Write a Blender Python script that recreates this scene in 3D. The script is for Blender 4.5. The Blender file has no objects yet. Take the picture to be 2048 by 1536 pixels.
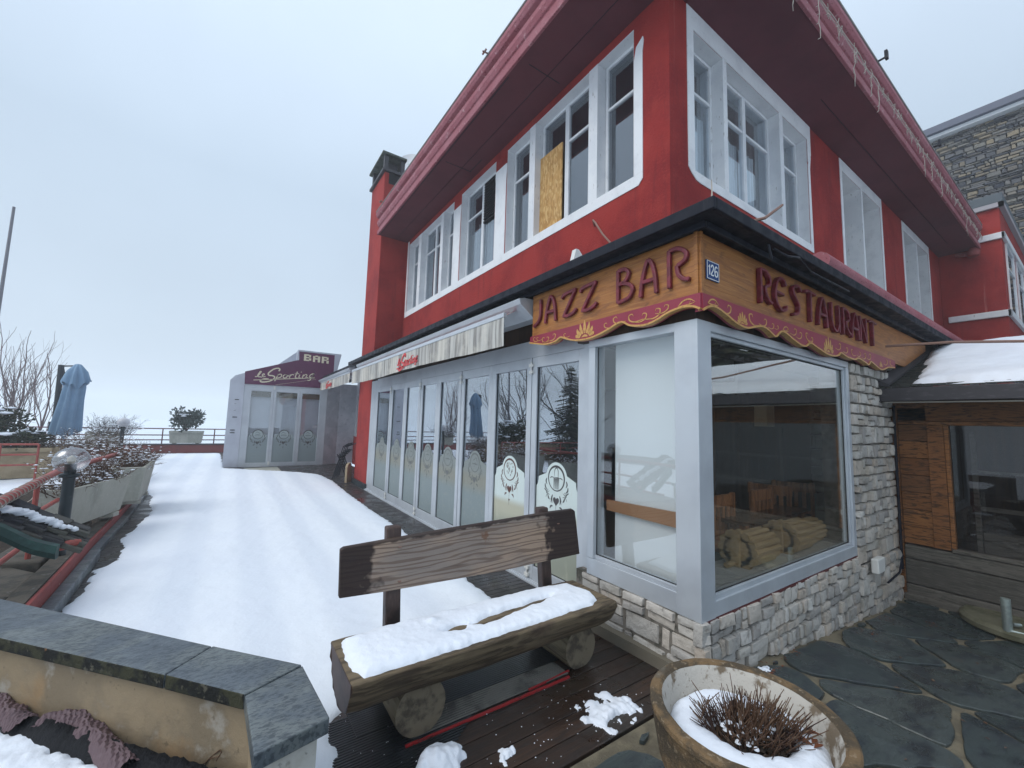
import bpy, math, random
import numpy as np
from math import sin, cos, pi, radians
from mathutils import Vector, Matrix, noise
C = bpy.context.scene.collection
random.seed(7)
# ---------------------------------------------------------------- camera (position and lens measured from the photograph)
F, YAW, PIT, ROL, EYE = 819.95, 0.594540, 0.0955097, 0.0284162, 1.55
_f = Vector((sin(YAW)*cos(PIT), cos(YAW)*cos(PIT), sin(PIT)))
_r = Vector((cos(YAW), -sin(YAW), 0)); _u = _r.cross(_f)
RT = _r*cos(ROL)+_u*sin(ROL); UP = -_r*sin(ROL)+_u*cos(ROL)
def at(px, py, ax, val):
    """world point where a sight line meets the plane axis=val (used only to measure the place)"""
    d = _f+RT*(px-1024)/F-UP*(py-768)/F; c = Vector((0, 0, EYE))
    return c+d*((val-c[ax])/d[ax])
cam = bpy.data.cameras.new('camera'); co = bpy.data.objects.new('camera', cam); C.objects.link(co)
co.matrix_world = Matrix.Translation((0, 0, EYE)) @ Matrix((RT, UP, -_f)).transposed().to_4x4()
cam.sensor_width = 36; cam.lens = F/2048*36; cam.clip_end = 3000; cam.clip_start = .02
bpy.context.scene.camera = co
# ---------------------------------------------------------------- materials
def M(name, base, rough=.7, metal=0, layers=(), bumps=(), spec=.5, attr=None, coat=0, rlayer=None, trans=None):
    m = bpy.data.materials.new(name); m.use_nodes = True; N = m.node_tree.nodes; L = m.node_tree.links
    b = N['Principled BSDF']; tc = N.new('ShaderNodeTexCoord')
    b.inputs['Roughness'].default_value = rough; b.inputs['Metallic'].default_value = metal
    b.inputs['Specular IOR Level'].default_value = spec if rough < .58 else .22; b.inputs['Coat Weight'].default_value = coat
    def tex(kind, scale, st=(1, 1, 1), detail=5, dist=0, loc=(0, 0, 0), rot=(0, 0, 0), l_dir='X'):
        mp = N.new('ShaderNodeMapping'); mp.inputs['Scale'].default_value = st; mp.inputs['Location'].default_value = loc
        mp.inputs['Rotation'].default_value = rot
        L.new(tc.outputs['Object'], mp.inputs['Vector'])
        if kind == 'z':
            s = N.new('ShaderNodeSeparateXYZ'); L.new(tc.outputs['Object'], s.inputs[0]); return s.outputs['Z']
        if kind == 'voronoi' or kind == 'edge':
            t = N.new('ShaderNodeTexVoronoi'); t.inputs['Scale'].default_value = scale
            if kind == 'edge': t.feature = 'DISTANCE_TO_EDGE'
            L.new(mp.outputs[0], t.inputs['Vector']); return t.outputs['Distance']
        if kind == 'cell':
            t = N.new('ShaderNodeTexVoronoi'); t.inputs['Scale'].default_value = scale
            L.new(mp.outputs[0], t.inputs['Vector']); return t.outputs['Color']
        if kind == 'wave':
            t = N.new('ShaderNodeTexWave'); t.inputs['Scale'].default_value = scale; t.bands_direction = l_dir
            t.inputs['Distortion'].default_value = dist; t.inputs['Detail'].default_value = detail
            t.inputs['Detail Scale'].default_value = 1.2
            L.new(mp.outputs[0], t.inputs['Vector']); return t.outputs['Fac']
        t = N.new('ShaderNodeTexNoise'); t.inputs['Scale'].default_value = scale; t.inputs['Detail'].default_value = detail
        t.inputs['Distortion'].default_value = dist; t.inputs['Roughness'].default_value = .6
        L.new(mp.outputs[0], t.inputs['Vector']); return t.outputs['Fac']
    def ramp(o, lo, hi, a=0., c=1.):
        r = N.new('ShaderNodeMapRange'); r.inputs['From Min'].default_value = lo; r.inputs['From Max'].default_value = hi
        r.inputs['To Min'].default_value = a; r.inputs['To Max'].default_value = c; r.interpolation_type = 'SMOOTHSTEP'
        L.new(o, r.inputs['Value']); return r.outputs[0]
    col = None
    def mix(fac, prev, c, mode='MIX'):
        x = N.new('ShaderNodeMix'); x.data_type = 'RGBA'; x.blend_type = mode
        L.new(fac, x.inputs[0])
        if prev is None: x.inputs[6].default_value = (*base, 1)
        else: L.new(prev, x.inputs[6])
        if isinstance(c, tuple): x.inputs[7].default_value = (*c, 1)
        else: L.new(c, x.inputs[7])
        return x.outputs[2]
    if attr:
        a = N.new('ShaderNodeAttribute'); a.attribute_name = 'rnd'
        cr = N.new('ShaderNodeValToRGB'); L.new(a.outputs['Fac'], cr.inputs[0])
        cr.color_ramp.elements[0].color = (*attr[0], 1); cr.color_ramp.elements[1].color = (*attr[-1], 1)
        for i, c in enumerate(attr[1:-1]):
            e = cr.color_ramp.elements.new((i+1)/(len(attr)-1)); e.color = (*c, 1)
        col = cr.outputs[0]
    for l in layers:
        o = tex(l.get('k', 'noise'), l.get('s', 5), l.get('st', (1, 1, 1)), l.get('d', 5), l.get('w', 0), l.get('loc', (0, 0, 0)), l.get('rot', (0, 0, 0)), l.get('dir', 'X'))
        col = mix(ramp(o, l.get('lo', .4), l.get('hi', .6), l.get('a', 0.), l.get('f', 1.)), col, l['c'])
    if col is None: b.inputs['Base Color'].default_value = (*base, 1)
    else: L.new(col, b.inputs['Base Color'])
    if rlayer:
        o = tex(rlayer.get('k', 'noise'), rlayer['s'], rlayer.get('st', (1, 1, 1)))
        L.new(ramp(o, rlayer.get('lo', .4), rlayer.get('hi', .6), rlayer['a'], rlayer['b']), b.inputs['Roughness'])
    prev = None
    for q in bumps:
        o = tex(q.get('k', 'noise'), q['s'], q.get('st', (1, 1, 1)), q.get('d', 5), q.get('w', 0))
        bn = N.new('ShaderNodeBump'); bn.inputs['Strength'].default_value = q.get('f', .5); bn.inputs['Distance'].default_value = q.get('h', .01)
        L.new(o, bn.inputs['Height'])
        if prev: L.new(prev, bn.inputs['Normal'])
        prev = bn.outputs[0]
    if prev: L.new(prev, b.inputs['Normal'])
    return m
def glass(name, refl, tint, rtint=(1, 1, 1), rough=0.0, fr=.8):
    m = bpy.data.materials.new(name); m.use_nodes = True; N = m.node_tree.nodes; L = m.node_tree.links
    N.remove(N['Principled BSDF']); out = N['Material Output']
    t = N.new('ShaderNodeBsdfTransparent'); t.inputs[0].default_value = (*tint, 1)
    g = N.new('ShaderNodeBsdfGlossy'); g.inputs['Roughness'].default_value = rough; g.inputs[0].default_value = (*rtint, 1)
    lw = N.new('ShaderNodeLayerWeight'); lw.inputs[0].default_value = .5; pw = N.new('ShaderNodeMath'); pw.operation = 'POWER'; pw.inputs[1].default_value = 4; L.new(lw.outputs['Facing'], pw.inputs[0]); f = N.new('ShaderNodeMath'); f.operation = 'MULTIPLY'; f.inputs[1].default_value = fr; L.new(pw.outputs[0], f.inputs[0])
    a = N.new('ShaderNodeMath'); a.operation = 'ADD'; a.use_clamp = True; a.inputs[1].default_value = refl; L.new(f.outputs[0], a.inputs[0])
    mx = N.new('ShaderNodeMixShader'); L.new(a.outputs[0], mx.inputs[0]); L.new(t.outputs[0], mx.inputs[1]); L.new(g.outputs[0], mx.inputs[2])
    tc = N.new('ShaderNodeTexCoord'); n = N.new('ShaderNodeTexNoise'); n.inputs['Scale'].default_value = 1.3; L.new(tc.outputs['Object'], n.inputs[0])
    bn = N.new('ShaderNodeBump'); bn.inputs['Strength'].default_value = .05; bn.inputs['Distance'].default_value = .02; L.new(n.outputs[0], bn.inputs['Height']); L.new(bn.outputs[0], g.inputs['Normal'])
    L.new(mx.outputs[0], out.inputs[0]); return m
n_ = lambda s, c, lo=.45, hi=.6, f=1., **k: dict(s=s, c=c, lo=lo, hi=hi, f=f, **k)
red_plaster = M('red_plaster', (.32, .034, .029), .85, layers=[n_(1.2, (.20, .018, .020), .4, .65, .8), n_(5, (.35, .045, .036), .5, .75, .6), n_(7, (.17, .022, .024), .55, .72, .6, st=(1, 1, .10), w=.6), n_(16, (.46, .17, .15), .66, .74, .5, st=(1, 1, .035), w=.3), n_(40, (.36, .04, .036), .5, .7, .4)],
    bumps=[dict(s=45, f=.6, h=.012), dict(s=130, f=.6, h=.008)])
red_trim = M('red_base_paint', (.26, .062, .058), .7, layers=[n_(8, (.20, .06, .06), .5, .7, .7), n_(30, (.5, .3, .3), .66, .72, .7)], bumps=[dict(s=60, f=.3)])
pink_fascia = M('faded_pink_fascia', (.29, .088, .105), .6, layers=[n_(3, (.33, .13, .15), .4, .65, .8), n_(30, (.16, .03, .04), .56, .64, .8, st=(1, 1, 2)), n_(14, (.5, .33, .34), .6, .7, .6)], bumps=[dict(s=40, f=.4, h=.004)])
soffit_m = M('maroon_soffit', (.125, .034, .044), .75, layers=[n_(2, (.095, .026, .036), .4, .7, .8)], bumps=[dict(s=50, f=.2, h=.003)])
white_paint = M('white_paint', (.74, .75, .76), .7, layers=[n_(4, (.58, .59, .61), .45, .75, .7), n_(25, (.45, .43, .42), .64, .72, .6)], bumps=[dict(s=50, f=.3, h=.004)])
white_wood = M('peeling_white_wood', (.72, .73, .74), .6, layers=[n_(18, (.35, .32, .30), .62, .68, .8, st=(2, 2, .5)), n_(3, (.6, .62, .65), .4, .6, .6)], bumps=[dict(s=60, f=.4, h=.003)])
alu = M('brushed_aluminium', (.54, .575, .61), .42, .35, layers=[n_(2, (.44, .47, .51), .4, .7, .7), n_(30, (.42, .43, .47), .62, .72, .3, st=(3, 3, .2))], rlayer=dict(s=6, a=.35, b=.5))
black_metal = M('black_roof_metal', (.008, .010, .018), .6, .0, layers=[n_(16, (.045, .045, .05), .6, .75, .4, st=(3, 3, .2))], rlayer=dict(s=9, a=.5, b=.7))
dark_gasket = M('dark_gasket', (.012, .012, .014), .6)
black_iron = M('dark_green_iron', (.012, .022, .028), .45, .2, layers=[n_(20, (.04, .05, .055), .55, .7, .5)])
wood_sign = M('varnished_pine', (.36, .140, .030), .5, layers=[n_(5, (.24, .082, .02), .40, .64, .85, st=(.35, .35, 3.2), w=1.6), n_(26, (.52, .26, .08), .5, .72, .5, st=(.15, .15, 4)), n_(4, (.15, .055, .018), .55, .70, .7, w=2, st=(.6, .6, 1.6))], bumps=[dict(s=30, st=(.2, .2, 4), f=.2, h=.002)], coat=0)
crimson = M('crimson_paint', (.28, .022, .050), .5, layers=[n_(3, (.23, .02, .042), .4, .6, .7), n_(60, (.45, .25, .2), .71, .74, .8, st=(.3, .3, 3))])
gold = M('gold_paint', (.55, .30, .085), .45, layers=[n_(40, (.33, .15, .04), .5, .65, .7)])
maroon_gloss = M('maroon_gloss_paint', (.13, .008, .018), .38, layers=[n_(14, (.23, .022, .04), .45, .6, .7), n_(40, (.4, .3, .25), .68, .72, .5)], bumps=[dict(s=30, f=.25, h=.003)], coat=.05)
blue_plate = M('blue_enamel', (.015, .05, .17), .25); white_enamel = M('white_enamel', (.8, .8, .8), .3)
purple = M('purple_sign_panel', (.105, .014, .065), .4, layers=[n_(2, (.085, .012, .055), .4, .6, .8)]); cream = M('cream_letters', (.66, .60, .44), .5)
awn_white = M('stained_awning_cloth', (.50, .49, .455), .8, layers=[n_(11, (.19, .18, .17), .40, .60, .9, st=(1, 1, .05), d=8), n_(50, (.42, .39, .34), .5, .7, .5, st=(1, 1, .06)), n_(2, (.62, .58, .50), .45, .6, .5)], bumps=[dict(s=5, st=(1, 1, .2), f=.3, h=.02)])
awn_stripe = M('striped_awning_cloth', (.60, .58, .55), .8, layers=[dict(k='wave', s=.5*3.3/2, st=(0, 0, 0), c=(.6, .58, .55))])
awn_red = M('faded_red_print', (.62, .07, .075), .7, layers=[n_(40, (.6, .4, .36), .5, .7, .7)])
stone_m = M('limestone_blocks', (.36, .34, .31), .85, attr=[(.33, .31, .29), (.45, .43, .40), (.54, .51, .46), (.50, .43, .36), (.62, .60, .56)],
    layers=[n_(14, (.22, .20, .175), .52, .7, .7), n_(45, (.50, .49, .46), .58, .72, .6), n_(3, (.22, .20, .15), .52, .72, .45)], bumps=[dict(s=22, f=.8, h=.02), dict(s=90, f=.5, h=.005)])
mortar_m = M('wall_mortar', (.21, .19, .165), .95, layers=[n_(12, (.09, .085, .07), .45, .65)], bumps=[dict(s=60, f=.6, h=.006)])
far_stone = M('schist_blocks', (.2, .2, .2), .9, attr=[(.04, .045, .06), (.12, .12, .125), (.20, .19, .165), (.09, .095, .11), (.16, .155, .15), (.26, .215, .15), (.07, .075, .09)], layers=[n_(9, (.09, .09, .09), .5, .7, .6)], bumps=[dict(s=12, f=.6, h=.03)])
slate_m = M('wet_slate', (.040, .052, .052), .35, attr=[(.026, .036, .037), (.043, .057, .056), (.033, .045, .045), (.054, .066, .063)],
    layers=[n_(4, (.022, .028, .034), .45, .62, .8, st=(1, 2.5, 1)), n_(60, (.09, .11, .11), .62, .76, .5, st=(1, 3, 1)), n_(3, (.07, .05, .032), .62, .75, .5)],
    bumps=[dict(s=14, st=(1, 2.2, 1), f=.5, h=.01), dict(s=120, f=.3, h=.002)], rlayer=dict(s=3, a=.2, b=.55))
joint_m = M('sandy_joint', (.20, .172, .118), .9, layers=[n_(6, (.11, .095, .068), .42, .6, .8), n_(30, (.17, .15, .11), .55, .7, .6)], bumps=[dict(s=140, f=.8, h=.006)])
deck_m = M('wet_dark_deck', (.04, .02, .012), .4, attr=[(.024, .012, .007), (.046, .023, .013), (.032, .015, .009)], layers=[n_(8, (.016, .011, .009), .42, .62, .8, st=(.3, 3, 1), w=1.5), n_(30, (.10, .06, .038), .6, .74, .5, st=(.15, 5, 1)), n_(2, (.03, .028, .02), .5, .7, .6)], bumps=[dict(s=30, st=(.15, 4, 1), f=.5, h=.004)], rlayer=dict(s=2.5, a=.22, b=.6))
tile_m = M('wet_ribbed_decking', (.030, .026, .026), .42, attr=[(.022, .020, .021), (.034, .029, .029), (.028, .024, .026)], layers=[n_(5, (.055, .045, .04), .5, .7, .6)], rlayer=dict(s=3, a=.25, b=.55))
mat_grey = M('grey_ribbed_mat', (.19, .18, .16), .6, layers=[n_(5, (.04, .038, .036), .45, .65, .8), n_(40, (.17, .16, .14), .6, .7, .5)])
mat_black = M('black_rubber_mat', (.013, .015, .018), .3, layers=[n_(4, (.03, .034, .04), .5, .7)])
red_stripe = M('red_paint_stripe', (.36, .025, .028), .6, layers=[n_(30, (.10, .03, .03), .56, .64, .8, st=(.4, 2, 1))])
snow_m = M('snow', (.82, .86, .92), .65, layers=[n_(1.2, (.76, .81, .89), .4, .65, .7)], bumps=[dict(s=180, f=.30, h=.004), dict(s=28, f=.4, h=.010), dict(s=5, f=.4, h=.03)])
snow_m.node_tree.nodes['Principled BSDF'].inputs['Subsurface Weight'].default_value = .0
bench_back = M('weathered_bench_board', (.38, .275, .20), .6, layers=[n_(3, (.23, .20, .18), .4, .62, .8, st=(.5, 1, 1.5)), dict(k='wave', s=4.2, st=(.30, 1, 2.6), c=(.13, .085, .065), lo=.5, hi=.95, f=.7, w=14, d=2.5, loc=(.55, 0, .1), dir='Z'), n_(40, (.05, .035, .03), .56, .70, .6, st=(.10, 1, 6)), dict(k='noise', s=6, c=(.16, .07, .035), lo=.66, hi=.72, f=.7)], bumps=[dict(s=30, st=(.15, 1, 5), f=.5, h=.003)])
bench_dark = M('dark_stained_wood', (.060, .034, .028), .5, layers=[n_(20, (.10, .06, .045), .5, .7, .7, st=(4, 4, .3)), n_(5, (.02, .012, .011), .45, .65)], bumps=[dict(s=30, st=(4, 4, .2), f=.4, h=.003)])
log_m = M('debarked_log', (.165, .125, .078), .65, layers=[n_(8, (.055, .040, .026), .42, .62, .9, st=(.35, 3, 3), w=1), n_(35, (.21, .165, .095), .56, .72, .6, st=(.3, 3, 3)), n_(2, (.05, .03, .025), .52, .66, .7)], bumps=[dict(s=16, st=(.2, 3, 3), f=.6, h=.01)])
leg_m = M('weathered_leg_log', (.21, .175, .11), .7, layers=[n_(9, (.075, .062, .042), .42, .62, .8, st=(3, .3, 3), w=1), n_(35, (.25, .21, .145), .56, .72, .6, st=(3, .3, 3))], bumps=[dict(s=16, st=(3, .2, 3), f=.5, h=.008)])
end_m = M('log_end_grain', (.20, .165, .115), .75, layers=[n_(14, (.055, .045, .035), .45, .65, .8), n_(50, (.19, .16, .12), .56, .7, .5)], bumps=[dict(s=50, f=.4, h=.004)])
concrete = M('pale_concrete', (.40, .40, .35), .9, layers=[n_(4, (.28, .285, .245), .42, .66, .8, st=(1, 1, .3)), n_(30, (.47, .47, .43), .5, .7, .5), n_(12, (.18, .17, .13), .62, .74, .5, st=(2, 2, .15))], bumps=[dict(s=60, f=.4, h=.004)])
beige_con = M('beige_render', (.36, .29, .19), .9, layers=[n_(3, (.24, .19, .12), .42, .66, .8), n_(10, (.12, .10, .07), .62, .74, .6, st=(2, 2, .2))], bumps=[dict(s=60, f=.4, h=.004)])
pot_m = M('aggregate_concrete', (.20, .13, .068), .95, layers=[n_(7, (.075, .06, .042), .40, .56, .9), n_(45, (.34, .26, .17), .56, .68, .7), n_(3, (.27, .25, .21), .58, .7, .6)], bumps=[dict(s=120, f=.9, h=.008), dict(s=20, f=.5, h=.01)])
pot_in = M('lime_stained_concrete', (.50, .47, .42), .95, layers=[n_(9, (.14, .10, .06), .50, .60, .9), n_(50, (.2, .16, .11), .58, .68, .6)], bumps=[dict(s=80, f=.7, h=.006)])
twig = M('brown_twigs', (.095, .052, .032), .8, layers=[n_(30, (.17, .11, .07), .5, .65), n_(9, (.045, .025, .02), .5, .6)])
redtwig = M('reddish_branches', (.15, .10, .10), .85, layers=[n_(12, (.10, .075, .08), .45, .6)])
bark = M('grey_bark', (.10, .085, .085), .9, layers=[n_(8, (.055, .05, .05), .45, .6)])
leaf_dark = M('dark_conifer', (.030, .045, .028), .8, attr=[(.015, .026, .018), (.034, .048, .028), (.06, .058, .03)])
leaf_bay = M('shrub_leaves', (.045, .070, .060), .6, attr=[(.025, .045, .040), (.055, .080, .070), (.08, .10, .09)])
soil = M('dark_soil', (.032, .024, .018), .95, layers=[n_(20, (.07, .05, .035), .5, .65)], bumps=[dict(s=40, f=.9, h=.03)])
leaf_litter = M('brown_dead_leaf', (.16, .055, .025), .8)
green_leaf = M('small_green_leaf', (.07, .11, .035), .7)
ochre_plaster = M('ochre_plaster', (.33, .255, .165), .9, layers=[n_(3, (.22, .175, .12), .4, .6, .8), n_(6, (.44, .41, .36), .55, .68, .7), n_(2.2, (.38, .24, .12), .58, .72, .6), n_(30, (.15, .12, .08), .62, .72, .6)], bumps=[dict(s=25, f=.5, h=.008), dict(s=120, f=.4, h=.003)])
white_plaster = M('spotted_white_plaster', (.55, .54, .50), .9, layers=[n_(25, (.2, .2, .18), .58, .66, .7), n_(5, (.40, .38, .32), .45, .65, .7)], bumps=[dict(s=60, f=.5, h=.005)])
coping_m = M('blue_grey_slate_coping', (.085, .105, .125), .5, layers=[n_(2.2, (.15, .17, .165), .42, .62, .8, w=1), n_(45, (.035, .045, .055), .46, .60, .8, st=(1, 3, 1), rot=(0, 0, .8)), n_(90, (.22, .25, .27), .64, .72, .6), n_(9, (.19, .20, .18), .66, .74, .6, w=2), n_(4, (.13, .11, .075), .62, .74, .5)], bumps=[dict(s=10, f=.4, h=.01), dict(s=120, f=.35, h=.003)], rlayer=dict(s=3, a=.35, b=.6))
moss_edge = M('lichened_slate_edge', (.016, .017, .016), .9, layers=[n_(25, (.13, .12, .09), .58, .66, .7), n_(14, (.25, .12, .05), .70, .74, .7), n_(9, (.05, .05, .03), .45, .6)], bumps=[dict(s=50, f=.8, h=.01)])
tar = M('black_bitumen', (.010, .011, .014), .7, bumps=[dict(s=70, f=1., h=.01)])
dimple = M('dimpled_membrane', (.14, .095, .105), .6)
rail_red = M('rusty_red_paint', (.33, .060, .045), .55, layers=[n_(20, (.20, .05, .04), .5, .65, .7), n_(40, (.38, .2, .15), .66, .72, .5)])
copper = M('green_copper', (.020, .045, .042), .6, .2, layers=[n_(8, (.035, .085, .075), .45, .62, .8), n_(14, (.03, .04, .04), .58, .68)])
rough_slate = M('rough_roof_slate', (.045, .047, .055), .8, attr=[(.03, .032, .04), (.06, .06, .06), (.10, .10, .085)], layers=[n_(20, (.14, .14, .12), .6, .72, .5)], bumps=[dict(s=20, f=.8, h=.02)])
umb_m = M('blue_parasol_cloth', (.20, .31, .44), .85, layers=[n_(3, (.16, .26, .38), .4, .65, .7)]); umb_pole = M('dark_parasol_pole', (.03, .035, .045), .5, .2)
planks_warm = M('orange_brown_planks', (.185, .080, .028), .6, attr=[(.14, .055, .018), (.23, .098, .032), (.17, .068, .022), (.10, .046, .020)], layers=[n_(9, (.035, .016, .008), .45, .64, .9, st=(2, .5, 3), w=2), n_(40, (.28, .14, .055), .56, .74, .5, st=(2, .15, 5))], bumps=[dict(s=30, st=(2, .15, 4), f=.3, h=.003)])
planks_grey = M('weathered_grey_planks', (.1, .09, .08), .8, attr=[(.07, .064, .056), (.115, .105, .09), (.09, .08, .07)], layers=[n_(9, (.05, .047, .04), .48, .62, .9, st=(2, .4, 4), w=2), n_(45, (.21, .20, .175), .55, .7, .6, st=(2, .2, 5))], bumps=[dict(s=30, st=(2, .2, 5), f=.6, h=.006)])
shingle_m = M('wet_slate_shingles', (.03, .034, .03), .5, attr=[(.02, .024, .022), (.04, .044, .038), (.03, .032, .03)], layers=[n_(12, (.06, .065, .05), .6, .7, .6)])
dark_fascia = M('dark_metal_fascia', (.045, .042, .048), .5, .3, layers=[n_(14, (.09, .085, .09), .52, .7, .7, st=(1, 1, 3))])
interior_dark = M('dark_interior_wood', (.050, .026, .014), .6, layers=[n_(5, (.022, .012, .008), .4, .6, .8, st=(3, 3, .3))])
interior_floor = M('interior_floor', (.14, .10, .07), .5); interior_wall = M('interior_plaster', (.26, .255, .225), .8); ceil_m = M('interior_ceiling', (.75, .75, .72), .9)
interior_orange = M('interior_orange_wood', (.30, .11, .025), .5, layers=[n_(8, (.16, .055, .012), .45, .6, .8, st=(3, 3, .3))])
chair_wood = M('brown_chair_wood', (.50, .21, .08), .45, layers=[n_(10, (.15, .055, .02), .45, .65, .8, st=(3, 3, .3))])
carved_wood = M('carved_yellow_wood', (.60, .45, .27), .6, layers=[n_(12, (.52, .36, .16), .45, .66, .8, st=(.4, 3, 3)), n_(40, (.6, .46, .24), .55, .7, .5)])
table_m = M('dark_table_top', (.10, .045, .025), .25)
curtain_m = M('white_curtain', (.66, .70, .70), .9, layers=[dict(k='wave', s=7, st=(1, 1, .02), c=(.48, .52, .53), lo=.3, hi=.8, f=.6, w=1.5)])
curtain_grey = M('grey_net_curtain', (.34, .33, .31), .9, layers=[n_(10, (.25, .24, .22), .4, .65, .8, st=(1, 1, .06))])
osb = M('osb_board', (.50, .29, .105), .7, layers=[dict(k='cell', s=34, st=(1, 1, .35), c=(.36, .19, .06), lo=.35, hi=.75, f=.8, rot=(0, .5, 0)), dict(k='cell', s=60, st=(1, 1, .3), c=(.64, .44, .20), lo=.55, hi=.8, f=.7, rot=(.5, .9, 0))], bumps=[dict(s=60, f=.3, h=.002)])
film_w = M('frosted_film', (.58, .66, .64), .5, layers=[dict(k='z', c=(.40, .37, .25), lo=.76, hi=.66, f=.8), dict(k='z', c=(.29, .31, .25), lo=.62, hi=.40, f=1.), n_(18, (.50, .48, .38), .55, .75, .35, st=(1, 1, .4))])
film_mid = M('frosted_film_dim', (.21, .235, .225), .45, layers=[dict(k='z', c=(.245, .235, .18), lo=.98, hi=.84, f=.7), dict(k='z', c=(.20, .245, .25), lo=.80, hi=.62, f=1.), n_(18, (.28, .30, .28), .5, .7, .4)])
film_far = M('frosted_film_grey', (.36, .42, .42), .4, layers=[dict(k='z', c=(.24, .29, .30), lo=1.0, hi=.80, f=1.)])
etch = M('etched_dark', (.055, .050, .052), .3); etch_grey = M('etched_grey', (.11, .12, .12), .4)
etch_brown = M('etched_brown', (.09, .03, .02), .35)
globe_glass = glass('smoked_globe', .24, (.74, .74, .74), (.85, .87, .9), .22, fr=.5)
bulb_m = M('lamp_bulb', (.75, .66, .5), .3); globe_white = M('opal_globe', (.52, .52, .55), .35)
g_door = glass('door_glass', .30, (.80, .84, .85), (.92, .95, 1.0)); g_left = glass('corner_glass', .085, (.97, .98, .98), (.96, .99, 1))
g_right = glass('shop_glass', .18, (.97, .95, .91), (.95, 1, 1)); g_up = glass('upper_glass', .15, (.72, .74, .76), (.9, .95, 1)); g_clear = glass('curtained_glass', .05, (.9, .92, .94), (.9, .95, 1)); g_brown = glass('dim_glass', .03, (.8, .8, .8))
plastic_w = M('white_plastic', (.68, .68, .65), .4); galv = M('galvanised_steel', (.36, .42, .40), .4, .6, layers=[n_(12, (.26, .30, .29), .45, .6)])
base_con = M('mossy_base', (.13, .125, .085), .8, layers=[n_(6, (.075, .075, .045), .45, .6, .8), n_(40, (.2, .19, .14), .6, .7, .5)], rlayer=dict(s=4, a=.4, b=.8), bumps=[dict(s=50, f=.4, h=.004)])
wire_m = M('pale_cable', (.42, .38, .33), .6); rust_m = M('rusty_rod', (.24, .15, .12), .7)
annex_white = M('grey_white_cladding', (.47, .50, .56), .5, layers=[n_(2, (.40, .42, .48), .4, .65, .8)]); annex_grey = M('stained_grey_render', (.44, .45, .49), .85, layers=[n_(3, (.56, .56, .60), .42, .62, .8), n_(7, (.30, .31, .35), .55, .7, .5)], bumps=[dict(s=60, f=.3, h=.004)])
shutter = M('pale_shutter', (.42, .42, .42), .6); satin = M('satellite_dish_paint', (.5, .52, .55), .5)

def screen_mat():
    m = bpy.data.materials.new('white_screen'); m.use_nodes = True; N = m.node_tree.nodes; L = m.node_tree.links; N.remove(N['Principled BSDF'])
    d = N.new('ShaderNodeBsdfDiffuse'); d.inputs[0].default_value = (.86, .89, .90, 1); t = N.new('ShaderNodeBsdfTranslucent'); t.inputs[0].default_value = (.86, .89, .90, 1)
    x = N.new('ShaderNodeMixShader'); x.inputs[0].default_value = .3; L.new(d.outputs[0], x.inputs[1]); L.new(t.outputs[0], x.inputs[2]); L.new(x.outputs[0], N['Material Output'].inputs[0]); return m
snow_t = M('terrace_snow', (.82, .87, .93), .65, layers=[dict(k='wave', s=.55, st=(1, .03, 1), c=(.70, .76, .85), lo=.25, hi=.9, f=.5, w=1.0, d=1), n_(1.2, (.76, .81, .89), .4, .65, .5)], bumps=[dict(s=180, f=.30, h=.004), dict(s=28, f=.4, h=.008), dict(s=5, f=.3, h=.02)])
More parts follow.
